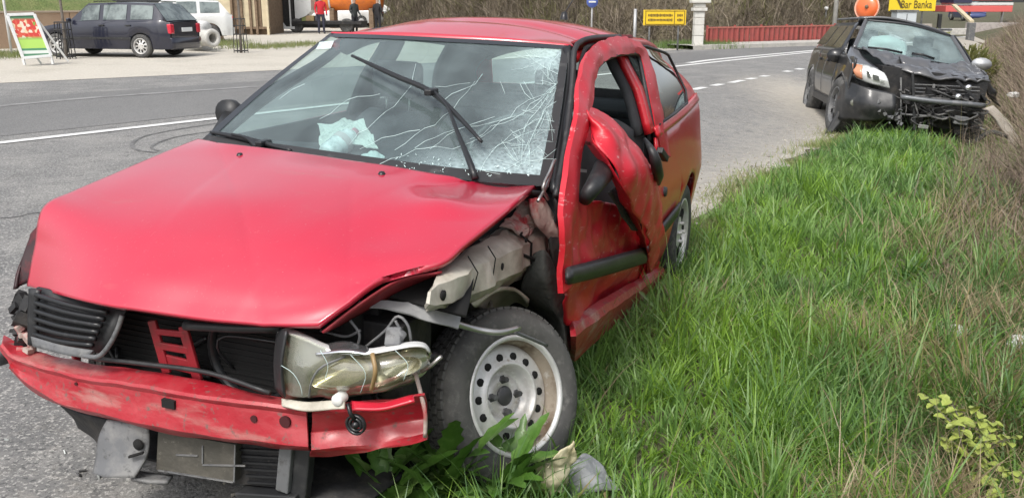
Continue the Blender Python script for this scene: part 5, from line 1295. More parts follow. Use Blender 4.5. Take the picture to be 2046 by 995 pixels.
M_bank = pm('bank_grass', (.12, .16, .045), .95, var=[(1.5, (.20, .21, .08), .42, .62), (12, (.08, .12, .03), .5, .7), (40, (.26, .25, .12), .6, .75)], bump=(14, 1, .08))
rows = [[np.array([A_[0], A_[1], 0]) + dv * t * (Ld * .80) + nv * d - dv * .5 * d + (0, 0, z + .15 * math.sin(t * 9 + d)) for t in np.linspace(0, 1, 30)] for d, z in ((.26, 1.05), (1.5, 1.35), (4, 2.3), (9, 4.2), (20, 7), (45, 10))]
o = MB().grid([list(r) for r in rows]).build('grass_bank', M_bank, None, True); o['kind'] = 'structure'; o['label'] = 'green bank above the tan wall'

# concrete pipes and bag
M_conc = pm('white_concrete', (.62, .61, .57), .85, var=[(4, (.50, .49, .45), .45, .65), (18, (.34, .33, .30), .63, .76)], bump=(25, .3, .01))
pc = Wd(426, 77, 28.5)
ax = np.array([.80, -.60, 0.0]); Rp = np.stack([np.array([-ax[1], ax[0], 0]), ax, np.array([0, 0, 1.0])], 1)
MB().lathe([(.145, -.05), (.145, .0), (.262, 0), (.272, -.03), (.272, -.10), (.24, -.14), (.24, -1.4), (.145, -1.4), (.145, -.05)], 32, Rp, pc).build('concrete_pipe', M_conc, None, True)
tag(bpy.data.objects['concrete_pipe'], 'short white concrete pipe with open end lying behind the estate car', 'pipe')
bgp = Wd(390, 60, 29.6)
bag = patch('bulk_bag', [[(x, y, z) for x, y in [(-.36 * k, -.36 * k), (.36 * k, -.36 * k), (.36 * k, .36 * k), (-.36 * k, .36 * k), (-.36 * k, -.36 * k)]] for z, k in ((0, .9), (.15, 1.06), (.5, 1.05), (.80, .95), (.86, .4))], 28, 14, pm('white_woven_sack', (.66, .66, .64), .8, var=[(9, (.50, .50, .49), .45, .65), (24, (.2, .2, .2), .66, .72, 2)]), None, 0, crum=(.05, 3, 4))
bag.location = (bgp[0], bgp[1], .04); tag(bag, 'white bulk bag with dark specks behind the concrete pipe', 'bag')
# tufts around
def tufts(name, pts, n, h, cols, label, w=.012, spread=.8, mat=None):
    P = np.array(pts); k = rng.integers(0, len(P), n); b = P[k] + rng.normal(0, spread, (n, 2))
    col = mixc(np.array(cols[0]), np.array(cols[1]), rng.uniform(0, 1, n))
    return blades(name, np.stack([b[:, 0], b[:, 1], zg(b[:, 0], b[:, 1])], 1), rng.uniform(.4, 1, n) * h, np.full(n, w), rng.uniform(0, .5, n), rng.uniform(0, 6.28, n), rng.uniform(0, .8, n), col, mat or M_blade, 2, label)

# shed / stall with cream panels
hx0, hx1 = Wd(428, 50, 43)[0], Wd(537, 50, 43)[0]
hs = tag(empty('shed', (hx0, 43, 0)), 'cream panelled shed with brown posts behind the right-hand young tree', 'building')
Wh = hx1 - hx0
M_cream = pm('cream_panel', (.58, .50, .34), .7, var=[(2, (.48, .41, .28), .45, .65)]); M_brown = pm('brown_timber', (.20, .14, .09), .8, var=[(9, (.12, .08, .05), .45, .65)])
for a, b, m in ((0, .33, M_cream), (.36, .52, M_brown), (.53, .66, M_cream), (.70, .78, M_cream), (.80, .87, M_brown), (.88, .98, M_cream)): MB().box((Wh * (a + b) / 2, .1, 1.85), (Wh * (b - a), .1, 3.1)).build('wall_panel', m, hs, bevel=.01)
for t in (0, .345, .52, .68, .79, .99): MB().box((Wh * t, 0, 1.7), (.10, .16, 3.4)).build('post', M_brown if t not in (.99,) else M_cream, hs)
MB().box((Wh * .5, .02, .32), (Wh * 1.06, .12, .10)).build('rail', M_brown, hs); MB().box((Wh / 2, 1.6, 3.5), (Wh + .6, 4, .16)).build('roof', M_brown, hs); MB().box((Wh / 2, 1.6, 1.6), (Wh - .1, 2.8, 3.2)).build('inner_wall', M_brown, hs)

# flatbed lorry
tr_ = tag(empty('flatbed_lorry', (Wd(620, 60, 46)[0], 46, 0)), 'white flatbed lorry with its side open, loaded with crates', 'lorry')
s_ = 46 / F_PX; X_ = lambda u: (u - 620) * s_; Z_ = lambda v: CAMH - (v - 2.4) * s_ * 1.02
MB().prism([(X_(536), 0, Z_(50)), (X_(540), 0, Z_(24)), (X_(546), 0, Z_(-24)), (X_(562), 0, Z_(-26)), (X_(562), 0, Z_(52))], (0, 1.9, 0)).build('cab', M_wpaint, tr_, bevel=.05)
MB().prism([(X_(543), -.01, Z_(22)), (X_(548), -.01, Z_(-16)), (X_(556), -.01, Z_(-16)), (X_(556), -.01, Z_(22))], (0, -.01, 0)).build('cab_window', M_cglass, tr_)
MB().prism([(X_(563), .1, Z_(50)), (X_(563), .1, Z_(-40)), (X_(588), .1, Z_(-40)), (X_(588), .1, Z_(50))], (0, 1.8, 0)).build('dark_opening', M_blk2, tr_)  # solid near-black block, painted in for the shade inside the open box
for u in (566, 583): MB().bar((X_(u), -.02, Z_(50)), (X_(u), -.02, Z_(-40)), .10, .06).build('white_post', M_wpaint, tr_)
MB().bar((X_(552), -.02, Z_(52)), (X_(590), -.02, Z_(52)), .06, .12).build('chassis_rail', M_wpaint, tr_); MB().bar((X_(562), -.03, Z_(36)), (X_(572), -.03, Z_(50)), .05, .08).build('step', M_wpaint, tr_)
MB().prism([(X_(590), .2, Z_(38)), (X_(590), .2, Z_(-20)), (X_(622), .2, Z_(-20)), (X_(622), .2, Z_(20)), (X_(612), .2, Z_(30))], (0, 1.2, 0)).build('white_load', M_wpaint, tr_)
MB().box(((X_(586) + X_(720)) / 2, .95, Z_(43)), (X_(720) - X_(586), 2.0, .14)).build('flatbed', M_blk2, tr_)
MB().box(((X_(586) + X_(720)) / 2, .95, Z_(49)), (X_(720) - X_(586), 1.6, .16)).build('chassis', M_blk2, tr_)
for u in (551, 592, 690): MB().lathe([(0, .02), (.18, .02), (.24, .05), (.32, .04), (.34, -.02), (.34, -.2), (0, -.2)], 20, np.diag([1, -1, 1.0]), (X_(u), .1, .34)).build('wheel', M_tyre, tr_, True)
for u, c_ in ((598, (.05, .05, .06)), (606, (.30, .34, .12)), (614, (.45, .32, .18)), (622, (.40, .30, .14)), (632, (.07, .07, .09)), (640, (.5, .42, .3))):
    b = MB().box((X_(u) + Wd(620, 60, 46)[0], 46.4, Z_(41) + .16), (.2, .3, .26)).build('crate', pm('crate_%d' % u, c_, .7), None, bevel=.02)
    tag(b, {598: 'black', 606: 'olive', 614: 'tan', 622: 'ochre', 632: 'dark grey', 640: 'pale wooden'}[u] + ' crate standing on the flatbed lorry', 'crate', 'crates on the flatbed')
# orange tank
ot = tag(empty('orange_tank', (Wd(705, 20, 54)[0], 54, 0)), 'large orange tank with white bands behind the lorry', 'tank')
M_or = pm('orange_paint', (.75, .20, .03), .5, var=[(3, (.62, .16, .04), .45, .65)])
Rq = np.array([[0, 1, 0], [1, 0, 0], [0, 0, 1.0]])
MB().lathe([(0, -1.75), (.6, -1.7), (.78, -1.55), (.78, 1.55), (.6, 1.7), (0, 1.75)], 28, Rq, (0, 0, 1.75)).build('tank', M_or, ot, True)
for x in (-1.2, .1, 1.62): MB().lathe([(.785, -.05), (.80, -.05), (.80, .05), (.785, .05)], 28, Rq, (x, 0, 1.75)).build('band', M_wpaint, ot, True)
for x in (-1.1, 1.1): MB().box((x, 0, .55), (.25, 1.2, 1.1)).build('cradle', M_brown, ot, bevel=.02)

# people beyond
def person_mat(name, jacket, trousers, hair, skin=(.42, .26, .19)):
    m = pm(name, jacket, .8); N, L = m.node_tree.nodes, m.node_tree.links; b = N['Principled BSDF']
    tc = N.new('ShaderNodeTexCoord'); sp = N.new('ShaderNodeSeparateXYZ'); L.new(tc.outputs['Object'], sp.inputs[0])
    r = N.new('ShaderNodeValToRGB'); r.color_ramp.interpolation = 'CONSTANT'; e = r.color_ramp.elements
    mr = N.new('ShaderNodeMapRange'); mr.inputs['From Max'].default_value = 1.8; L.new(sp.outputs['Z'], mr.inputs['Value']); L.new(mr.outputs[0], r.inputs[0])
    e[0].color = (.03, .03, .03, 1); e[1].position = .05; e[1].color = (*trousers, 1)
    for p_, c_ in ((.50, jacket), (.835, skin), (.93, hair)): q = e.new(p_); q.color = (*c_, 1)
    L.new(r.outputs[0], b.inputs['Base Color']); return m
def person(u, D, mat, label, face=0, arm=.1, z=0):
    J = [((0, 0, .94), (.155, .105)), ((0, 0, 1.15), (.145, .10)), ((0, 0, 1.38), (.175, .105)), ((0, 0, 1.48), (.075, .07)), ((0, -.01, 1.56), (.06, .065)), ((0, -.02, 1.66), (.085, .10)), ((0, -.01, 1.76), (.06, .07))]
    E_ = [(i, i + 1) for i in range(6)]
    for sg in (-1, 1):
        b = len(J); J += [((sg * .10, 0, .88), (.095, .10)), ((sg * .11, -.02, .50), (.065, .07)), ((sg * .12, .02, .09), (.045, .05)), ((sg * .13, -.13, .04), (.04, .035))]; E_ += [(0, b), (b, b + 1), (b + 1, b + 2), (b + 2, b + 3)]
        b = len(J); J += [((sg * .20, 0, 1.41), (.065, .065)), ((sg * .26, .02, 1.14), (.048, .048)), ((sg * .24, -arm, .92), (.036, .036)), ((sg * .235, -arm - .04, .83), (.03, .04))]; E_ += [(2, b), (b, b + 1), (b + 1, b + 2), (b + 2, b + 3)]
    me = bpy.data.meshes.new('person'); me.from_pydata([j[0] for j in J], E_, []); o = obj('person', me, mat, None, False)
    sk = o.modifiers.new('skin', 'SKIN'); sk.use_smooth_shade = True
    for v, j in zip(me.skin_vertices[0].data, J): v.radius = j[1]
    me.skin_vertices[0].data[0].use_root = True
    s2 = o.modifiers.new('sub', 'SUBSURF'); s2.levels = s2.render_levels = 1
    o.location = (Wd(u, 50, D)[0], D, z); o.rotation_euler = (0, 0, face)
    return tag(o, label, 'person')
person(642, 44.3, person_mat('red_jacket', (.50, .02, .03), (.03, .03, .05), (.35, .05, .04)), 'person in a red jacket and dark trousers standing by the lorry', .4, .15)
person(709, 46.5, person_mat('dark_jacket', (.035, .04, .04), (.03, .03, .035), (.02, .02, .02)), 'person in a dark green jacket before the small white car', .9, .2, -.12)
person(755, 47.5, person_mat('black_coat', (.02, .018, .02), (.02, .02, .025), (.015, .012, .012)), 'person in a black coat, rightmost of the three', 2.6, .1, -.12)

# ------------------------------------------------------------------ hillside, fence, signs on the right
M_hill = pm('scrub_hill', (.13, .105, .07), .95, var=[(.8, (.17, .15, .085), .42, .62), (5, (.09, .075, .05), .45, .65), (20, (.24, .20, .15), .58, .72)], bump=(6, 1, .2))
hb = [(-13, 63), (-6, 58), (0, 45), (4.5, 35.5), (8, 35.4), (13, 38.5), (17.5, 44), (22, 56)]
HB = cr(hb, 40); rows = []
for d, z in ((0, -.35), (.6, .4), (1.6, 1.5), (3.5, 3.0), (8, 6), (25, 16), (80, 40)):
    rows.append([(p[0] + d * .25 * (1 if p[0] > 8 else -.3), p[1] + d, z * (1 if z < 0 else .85 + .3 * noise.noise(Vector((p[0] * .3, d, 1))))) for p in HB])
o = MB().grid(rows).build('hillside', M_hill, None, True); o['kind'] = 'structure'; o['label'] = 'brown scrub hillside across the road'
# scrub on the hillside: thousands of grey-brown twigs
n = 46000
k = rng.uniform(0, len(HB) - 1.001, n); i = k.astype(int); fr0 = (k - i)[:, None]
bp2 = HB[i] * (1 - fr0) + HB[i + 1] * fr0
d = rng.uniform(-.3, 5, n) ** 1.0; d = np.maximum(d, -.2)
px_ = bp2[:, 0] + d * .25 * np.where(bp2[:, 0] > 8, 1, -.3); py_ = bp2[:, 1] + d
pz_ = np.interp(d, [0, .6, 1.6, 3.5, 8], [-.3, .35, 1.3, 2.6, 5.2])
t = np.clip(nz2(px_, py_ * 2, .8, 61) + rng.normal(0, .25, n), 0, 1)
col = mixc(C3(.085, .068, .052), C3(.30, .25, .19), t)
gsel = rng.uniform(0, 1, n) < .30 * sm(.45, .7, nz2(px_, py_ * 2, .45, 66)); col[gsel] = mixc(C3(.13, .14, .05), C3(.20, .20, .08), rng.uniform(0, 1, gsel.sum()))
blades('hillside_scrub', np.stack([px_, py_, pz_], 1), rng.uniform(.3, 1.6, n), rng.uniform(.010, .038, n), rng.uniform(0, 1.35, n), rng.uniform(0, 6.28, n), rng.uniform(0, 1.5, n), col, M_stick, 3, 'leafless brown scrub covering the hillside')
# grass at the foot of the pole
tufts('kerb_grass', [G(u, 97) for u in range(1330, 1445, 6)], 2600, .35, [(.10, .18, .04), (.17, .24, .07)], 'green grass at the foot of the white pillar', .014, .35)
tufts('yard_grass', [G(u, v) for u, v in [(10, 112), (30, 110), (430, 90), (445, 86), (455, 92), (505, 98), (540, 96), (580, 93), (620, 90), (20, 116), (380, 92)]], 5000, .22, [(.13, .19, .05), (.26, .26, .11)], 'patchy grass along the edge of the gravel yard', .014, .55)
# kerb and footway in front of the fence
kr = [Wd(1372, 101, 29.8), Wd(1440, 98, 31.2), Wd(1560, 94, 33.0), Wd(1700, 90, 35.2)]
kp = [[p[0], p[1]] for p in [G(1385, 101), G(1440, 99), G(1560, 95), G(1700, 90.5)]]
KP = cr(kp, 20); tn = np.gradient(KP, axis=0); tn /= np.linalg.norm(tn, axis=1)[:, None]; kn = np.stack([-tn[:, 1], tn[:, 0]], 1)
rows = [[(*(KP[i] + kn[i] * w), z) for w, z in ((0, 0), (.01, .13), (.15, .14), (1.3, .14), (1.32, -.1))] for i in range(21)]
o = MB().grid(rows).build('pavement', pm('pale_kerb', (.46, .44, .40), .9, var=[(5, (.36, .35, .32), .45, .65)]), None, False); o['kind'] = 'structure'; o['label'] = 'pale kerbed footway before the red fence'
# red fence
fa, fb = Wd(1414, 80, 31.9), Wd(1668, 80, 34.9)
fence = tag(empty('red_fence', (fa[0], fa[1], 0)), 'low red sheet metal fence along the far footway', 'fence')
M_rf = pm('red_fence_paint', (.33, .070, .060), .7, var=[(4, (.27, .065, .06), .45, .65), (20, (.34, .12, .10), .55, .7)])
dv = fb - fa; dv[2] = 0; Ln = np.linalg.norm(dv); dv /= Ln; nv = np.array([-dv[1], dv[0], 0])
N_ = 26
for k in range(N_):
    a = dv * (Ln * (k + .04) / N_); b = dv * (Ln * (k + .96) / N_); z0, z1 = .03, .60
    MB().prism([a + (0, 0, z0), (a * .67 + b * .33) + (0, 0, z0), (a * .33 + b * .67) - nv * .03 + (0, 0, z0), b - nv * .0 + (0, 0, z0)], (0, 0, z1 - z0)).build('fence_sheet', M_rf, fence, False, .012)
for k in range(6): a = dv * Ln * k / 5; MB().box(a + nv * .05 + (0, 0, .33), (.07, .07, .74)).build('fence_post', M_rf, fence)
MB().bar((0, 0, .63), dv * Ln + (0, 0, .63), .06, .05).build('top_rail', pm('faded_red_rail', (.42, .14, .11), .6), fence)
# white pillar with cap
wp = G(1393, 99); pil = tag(empty('white_pillar', (wp[0], wp[1], 0)), 'white concrete roadside pillar with stepped cap', 'pillar')
for z0, z1 in ((0, .42), (.43, .75), (.76, .98), (.99, 1.18)): MB().box((0, 0, (z0 + z1) / 2), (.31, .31, z1 - z0)).build('shaft_block', M_conc, pil, bevel=.01)
MB().box((0, 0, 1.24), (.44, .44, .10)).build('cap', M_conc, pil, bevel=.01); MB().box((0, 0, 1.36), (.34, .34, .12)).build('neck', M_conc, pil, bevel=.01); MB().box((.02, 0, 1.55), (.60, .5, .24)).build('head', M_conc, pil, bevel=.02)
# yellow direction sign (print too small to read), grey post, blue sign
M_yel = pm('yellow_sign', (.75, .50, .02), .45); M_prt = pm('sign_print', (.10, .07, .02), .6)
ys_ = Wd(1328, 36, 29.5); sg_ = tag(empty('direction_sign', (ys_[0], ys_[1], 0)), 'long low yellow direction sign beside the white pillar', 'sign')
MB().box((0, 0, ys_[2]), (1.32, .05, .46)).build('sign_panel', M_yel, sg_, bevel=.01)
mb = MB()
for dz in (-.20, .20): mb.box((0, -.03, ys_[2] + dz), (1.22, .01, .018))
for dx in (-.59, .61, .30): mb.box((dx, -.03, ys_[2]), (.018, .01, .40))
mb.build('sign_border', M_prt, sg_)
for dz in (.07, -.07):
    mb = MB()
    for x0 in np.arange(-.50, .56, .045):
        if .24 < x0 < .36: continue
        mb.box((x0, -.03, ys_[2] + dz), (.030, .01, rng.uniform(.05, .09)))
    mb.build('print_line', M_prt, sg_)['kind'] = 'stuff'
for dx in (-.45, .45): MB().tube([(dx, .06, -.05), (dx, .06, ys_[2] + .2)], .03, 8).build('post', M_grey, sg_, True)
gp = Wd(1269, 40, 27); tag(MB().tube([(gp[0], 27, 0), (gp[0], 27, 1.28)], .045, 10).build('grey_post', pm('galvanised', (.42, .42, .42), .5, metal=.5), None, True), 'bare grey metal post left of the yellow direction sign', 'post')
bp_ = Wd(1183, 10, 30); bs = tag(empty('blue_sign', (bp_[0], bp_[1], 0)), 'small blue sign on a thin pole above the red roof', 'sign')
MB().tube([(0, 0, 0), (0, 0, 1.9)], .03, 8).build('pole', pm('galvanised', (.42, .42, .42)), bs, True); MB().lathe([(0, .02), (.17, .02), (.18, .0), (.17, -.02), (0, -.02)], 24, np.diag([1, -1, 1.0]), (0, -.05, 1.47)).build('disc', pm('sign_blue', (.06, .10, .34), .4), bs, True)
MB().box((0, -.08, 1.47), (.22, .01, .05)).build('white_bar', M_wpaint, bs)
# light poles
for u, D, r in ((1667, 36, .09), (1593, 39, .03)):
    q = Wd(u, 50, D); tag(MB().tube([(q[0], D, -.1), (q[0], D, 7)], [r, r * .7], 10).build('lamp_pole', M_conc if r > .05 else M_grey, None, True), 'tall pale pole behind the black car' if r > .05 else 'thin grey pole behind the red fence', 'pole')
q = Wd(1650, 30, 39); b = MB().tube([(q[0], 39, -.1), (q[0], 39, 1.2)], .03, 8).build('reflector_post', M_grey, None, True); tag(b, 'short grey post with a white knob beside the tall pale pole', 'post'); MB().lathe([(0, .09), (.08, .05), (.09, 0), (.08, -.05), (0, -.09)], 12, np.array([[1, 0, 0], [0, 0, -1], [0, 1, 0]]), (q[0], 39, 1.2)).build('knob', M_wpaint, b, True)
# traffic mirror, seen from behind: orange disc
D_ = 17.5; q = Wd(1731, 16, D_); tm = tag(empty('traffic_mirror', (q[0], D_, 0)), 'orange convex traffic mirror on a pole behind the black car', 'mirror')
Rt = np.array([[.72, .69, 0], [-.69, .72, 0], [0, 0, 1.0]]); Rt = np.stack([Rt[:, 0], -Rt[:, 1] * 1, Rt[:, 2]], 1)
MB().lathe([(0, .05), (.10, .045), (.18, .02), (.205, -.02), (.205, -.06), (0, -.06)], 32, Rt, (0, 0, q[2])).build('disc', pm('mirror_orange', (.80, .17, .05), .35, coat=.5), tm, True)
MB().lathe([(.205, -.02), (.228, .0), (.236, -.03), (.21, -.06)], 32, Rt, (0, 0, q[2])).build('rim', pm('mirror_rim', (.82, .45, .32), .4), tm, True)
MB().tube([(.05, .06, -.3), (.05, .06, q[2] + .1)], .04, 10).build('pole', pm('galvanised', (.4, .4, .4)), tm, True); MB().lathe([(0, .02), (.03, .02), (.035, 0)], 12, Rt, Rt @ np.array((0.03, .06, 0)) + (0, 0, q[2] + .02)).build('bolt', M_brown, tm, True)
# yellow place sign
D_ = 41.; q = Wd(1823, 8, D_); ps = tag(empty('place_sign', (q[0], D_, 0)), 'yellow place name sign beyond the black car', 'sign')
MB().box((0, 0, 1.60), (2.0, .06, 1.06)).build('panel', pm('yellow_place', (.78, .58, .03), .45), ps, bevel=.02)
MB().bar((-.88, -.04, 1.95), (-.45, -.04, 1.22), .10, .012, up=(0, 1, 0)).build('slash', M_prt, ps)
fc = bpy.data.curves.new('place_text', 'FONT'); fc.body = 'Bar Banka'; fc.size = .46; fc.align_x = 'CENTER'; fc.extrude = .004
_t = bpy.data.objects.new('lettering_curve', fc); COL.objects.link(_t); bpy.context.view_layer.update(); _me = bpy.data.meshes.new_from_object(_t.evaluated_get(bpy.context.evaluated_depsgraph_get())); bpy.data.objects.remove(_t)
fo_ = bpy.data.objects.new('lettering', _me); COL.objects.link(fo_); _me.materials.clear(); _me.materials.append(M_prt); fo_.parent = ps; fo_.location = (.16, -.045, 1.20); fo_.rotation_euler = (math.pi / 2, 0, 0); fo_.scale = (.72, 1, 1)
for dx in (-.7, -.1, .5): MB().tube([(dx, .08, 0), (dx, .08, 2.0)], .035, 8).build('post', M_grey, ps, True)
# booth, red canopy board, barrier arm, far road
q = Wd(1806, 32, 38); bo = tag(empty('booth', (q[0], 38, 0)), 'pale grey roadside cabinet behind the black car roof', 'cabinet')
MB().box((0, 0, .55), (.78, .6, 1.05)).build('body', pm('pale_grey_box', (.52, .56, .58), .5), bo, bevel=.02); MB().box((0, 0, 1.12), (.86, .7, .06)).build('lid', M_grey, bo); MB().box((0, -.306, .55), (.02, .01, .9)).build('door_gap', M_hole, bo)
D_ = 48.; q = Wd(1945, 10, D_); rb = tag(empty('red_canopy', (q[0], D_, 0)), 'red and white canopy board far off at the right', 'canopy')
MB().box((.1, 0, 1.9), (2.9, 1.5, .75)).build('upper_board', pm('canopy_red', (.62, .06, .06), .5), rb, bevel=.02); MB().box((-.1, -.05, 1.12), (3.3, 1.6, .30)).build('lower_board', pm('canopy_pink', (.66, .13, .12), .5), rb, bevel=.02)
MB().box((.1, -.10, 1.36), (2.9, 1.5, .12)).build('white_band', M_wpaint, rb); MB().box((.55, -.78, 1.75), (1.3, .04, .35)).build('white_panel', pm('canopy_white', (.70, .66, .72), .5), rb)
MB().box((-1.0, -.2, 1.75), (.9, 1.5, .7)).build('dark_board', pm('canopy_navy', (.04, .04, .08), .5), rb)
for dx in (-.15, 1.5): MB().tube([(dx, 0, -.2), (dx, 0, 1.3)], .06, 8).build('post', M_wpaint, rb, True)
a, b = Wd(1906, 11, 40), Wd(1942, 44, 37); ba = tag(empty('barrier', (b[0], b[1], 0)), 'raised pale barrier arm by the far road', 'barrier')
o0 = np.array([b[0], b[1], 0]); MB().bar(a - o0, b - o0, .16, .08).build('arm', M_cream, ba); MB().box((0, 0, .3), (.25, .25, .75)).build('stand', M_grey, ba, bevel=.02)
q = Wd(1878, 34, 42); dp = tag(MB().box((q[0], 42, .45), (.16, .16, 1.0)).build('dark_bollard', M_blk, None, bevel=.03), 'dark bollard below the yellow place sign', 'bollard')
# pale blocks and yellow-green bush by the far road edge
for j, (u, v, w, hgt, c_, lb) in enumerate(((1850, 42, .5, .5, (.5, .45, .4), 'pale stone block under the place sign, left one'), (1905, 34, 1.3, .3, (.55, .53, .5), 'long pale concrete block beside the barrier'), (1985, 47, 2.4, .55, (.42, .38, .36), 'grey pink low wall along the far road'))):
    q = Wd(u, v, 43); tag(MB().box((q[0], 43, hgt / 2), (w, .3, hgt)).build('concrete_block', pm('block%d' % j, c_, .9, var=[(6, tuple(x * .7 for x in c_), .45, .65)]), None, bevel=.02), lb, 'block')
def bush(name, u, v, D, r, cols, label, n=1500, h=.8, lw=.05):
    q = Wd(u, v, D); a = rng.uniform(0, 6.28, n); rr = r * np.sqrt(rng.uniform(0, 1, n)); zz = rng.uniform(0, h, n) * np.sqrt(1 - (rr / r) ** 2 * .8)
    rt = tag(empty(name, (q[0], D, float(zg(q[0], D)))), label, 'bush')
    bl = blades('foliage', np.stack([rr * np.cos(a), rr * np.sin(a), zz], 1), rng.uniform(.08, .2, n), np.full(n, lw), rng.uniform(0, 1.4, n), a, rng.uniform(0, .8, n), mixc(np.array(cols[0]), np.array(cols[1]), rng.uniform(0, 1, n)), M_blade, 2, '', 'stuff'); bl.parent = rt
    st = blades('stems', np.stack([rr[:80] * .3 * np.cos(a[:80]), rr[:80] * .3 * np.sin(a[:80]), zz[:80] * 0], 1), np.full(80, h * .9), np.full(80, .015), rng.uniform(0, .7, 80), a[:80], rng.uniform(0, .4, 80), np.tile(C3(.16, .13, .08), (80, 1)), M_stick, 3, '', 'stuff'); st.parent = rt
    return rt
bush('bush', 1880, 60, 26, .45, [(.36, .40, .08), (.50, .50, .14)], 'yellow green bush behind the black car roof', 900, .75)
bush('bush', 1938, 92, 19.5, .6, [(.16, .18, .06), (.28, .27, .10)], 'olive bush right behind the black car', 1800, .95)
# ------------------------------------------------------------------ small things
# bottle and papers lying under the windscreen of the red car
def on_dash(u, v, dz=.012): return CAR.R @ C(u, v, z=.945 + dz) + CAR.T
b0, b1 = CAR.R @ C(652, 312, x=-.42) + CAR.T, CAR.R @ C(712, 262, x=-.58) + CAR.T
axb = (b1 - b0); Lb = np.linalg.norm(axb); axb /= Lb
up_ = np.array((0, 0, 1.0)); xa_ = np.cross(axb, up_); xa_ /= np.linalg.norm(xa_)
Rb = np.stack([xa_, axb, np.cross(xa_, axb)], 1)
bt = tag(empty('plastic_bottle', tuple(b0)), 'clear plastic bottle lying on the dashboard behind the windscreen', 'bottle')
Rbm = Rb
MB().lathe([(0, 0), (.038, .003), (.043, .015), (.043, Lb * .28), (.036, Lb * .33), (.043, Lb * .38), (.042, Lb * .62), (.030, Lb * .72), (.036, Lb * .76), (.016, Lb * .90), (.014, Lb * .92)], 20, Rbm).build('body', pm('bottle_plastic', (.84, .88, .88), .15, coat=.6, var=[(25, (.5, .54, .54), .45, .65)]), bt, True)
MB().lathe([(.016, Lb * .88), (.017, Lb * .98), (0, Lb * .985)], 16, Rbm).build('cap', pm('cap_pink', (.62, .30, .34), .5), bt, True)
MB().lathe([(.0435, Lb * .42), (.0435, Lb * .58)], 20, Rbm).build('wrap', pm('bottle_label', (.62, .56, .56), .5, var=[(30, (.5, .3, .32), .5, .6)]), bt, True)
def paper(px, zs, label, col=(.62, .66, .62)):
    P = [CAR.R @ C(u, v, x=xx) + CAR.T for (u, v), xx in zip(px, zs)]
    c = np.mean(P, 0); o = patch('paper_sheet', [[P[0] - c, (P[0] + P[1]) / 2 - c + (0, 0, .012), P[1] - c], [(P[0] + P[3]) / 2 - c, -c + c + (0, 0, .02), (P[1] + P[2]) / 2 - c], [P[3] - c, (P[2] + P[3]) / 2 - c + (0, 0, .006), P[2] - c]], 14, 12, pm('paper_%s' % label[:5], col, .8, var=[(18, tuple(k * .75 for k in col), .5, .6)]), None, .0015, crum=(.012, 14, 3), fn=creased(.03, 12, 2, (0, 0, 1)), smooth=False); o.location = tuple(c)
    return tag(o, label, 'paper', 'papers on the dashboard')
paper([(636, 252), (728, 244), (756, 296), (640, 300)], [-.66, -.66, -.50, -.50], 'large pale sheet of paper beside the bottle on the dashboard')
paper([(722, 310), (770, 314), (760, 330), (714, 326)], [-.40, -.40, -.36, -.36], 'small pale slip of paper low on the dashboard', (.60, .70, .68))

# torn debris in the grass by the flat wheel
M_deb = pm('torn_beige_plastic', (.60, .55, .38), .6, var=[(8, (.44, .38, .22), .45, .65), (20, (.74, .70, .58), .6, .75)], bump=(20, .5, .02))
M_deg = pm('torn_grey_plastic', (.19, .20, .21), .6, var=[(8, (.28, .29, .30), .45, .65), (25, (.14, .14, .14), .62, .75)], bump=(14, .6, .03))
def wp_(u, v, z): return WORLD.at(u, v, z=z)
dp = patch('torn_trim', [[wp_(1092, 930, .20), wp_(1118, 900, .24), wp_(1146, 876, .27)], [wp_(1074, 930, .17), wp_(1112, 935, .18), wp_(1150, 912, .20)], [wp_(1078, 965, .10), wp_(1106, 962, .15), wp_(1136, 945, .13)], [wp_(1092, 998, .05), wp_(1112, 985, .10), wp_(1130, 978, .04)]], 20, 24, M_deb, None, .004, crum=(.012, 22, 4), fn=creased(.035, 14, 3, (.3, -.8, .3)))
tag(dp, 'torn cream plastic trim standing in the grass under the flat wheel', 'debris', 'wreck debris in the grass')
dp = patch('plastic_flap', [[wp_(1140, 930, .13), wp_(1168, 905, .15), wp_(1190, 915, .13)], [wp_(1128, 962, .08), wp_(1168, 945, .11), wp_(1216, 952, .08)], [wp_(1124, 996, .04), wp_(1176, 985, .06), wp_(1240, 978, .05)]], 26, 22, M_deg, None, .004, crum=(.010, 14, 9), fn=creased(.03, 10, 5, (0, -.4, .8)))
tag(dp, 'crumpled grey plastic flap lying in the grass beside the cream trim', 'debris', 'wreck debris in the grass')

# broad-leaved weeds in front of the bumper
def leaf_mesh(name, L, w, bend, serr=.18, n=12):
    mb = MB(); rows = []
    for i in range(n + 1):
        t = i / n; a = bend * t
        px, pz = L * t * math.cos(a * .5), L * t * math.sin(a * .5) * -1 + 0
        ww = w * (math.sin(math.pi * min(1, t * .86 + .10)) ** .8) * (1 + serr * (1 if i % 2 else -1)) if 0 < i < n else w * .05
        rows.append([(px, -ww, pz + ww * .35), (px, 0, pz), (px, ww, pz + ww * .35)])
    return mb.grid(rows).mesh(name)
M_leaf = pm('weed_leaf', (.070, .165, .022), .45, var=[(30, (.12, .23, .045), .45, .65), (9, (.05, .12, .02), .5, .7)], coat=.1)
M_leaf2 = pm('weed_leaf_pale', (.17, .29, .07), .45, var=[(30, (.24, .35, .11), .45, .65)])
LM = [leaf_mesh('leaf', .24, .026, .7), leaf_mesh('leaf', .20, .032, 1.0), leaf_mesh('leaf', .28, .024, .5)]
for m_ in LM:
    m_.materials.append(M_leaf); m_.polygons.foreach_set('use_smooth', [True] * len(m_.polygons))
LM2 = [m_.copy() for m_ in LM]
for m_ in LM2: m_.materials.clear(); m_.materials.append(M_leaf2)
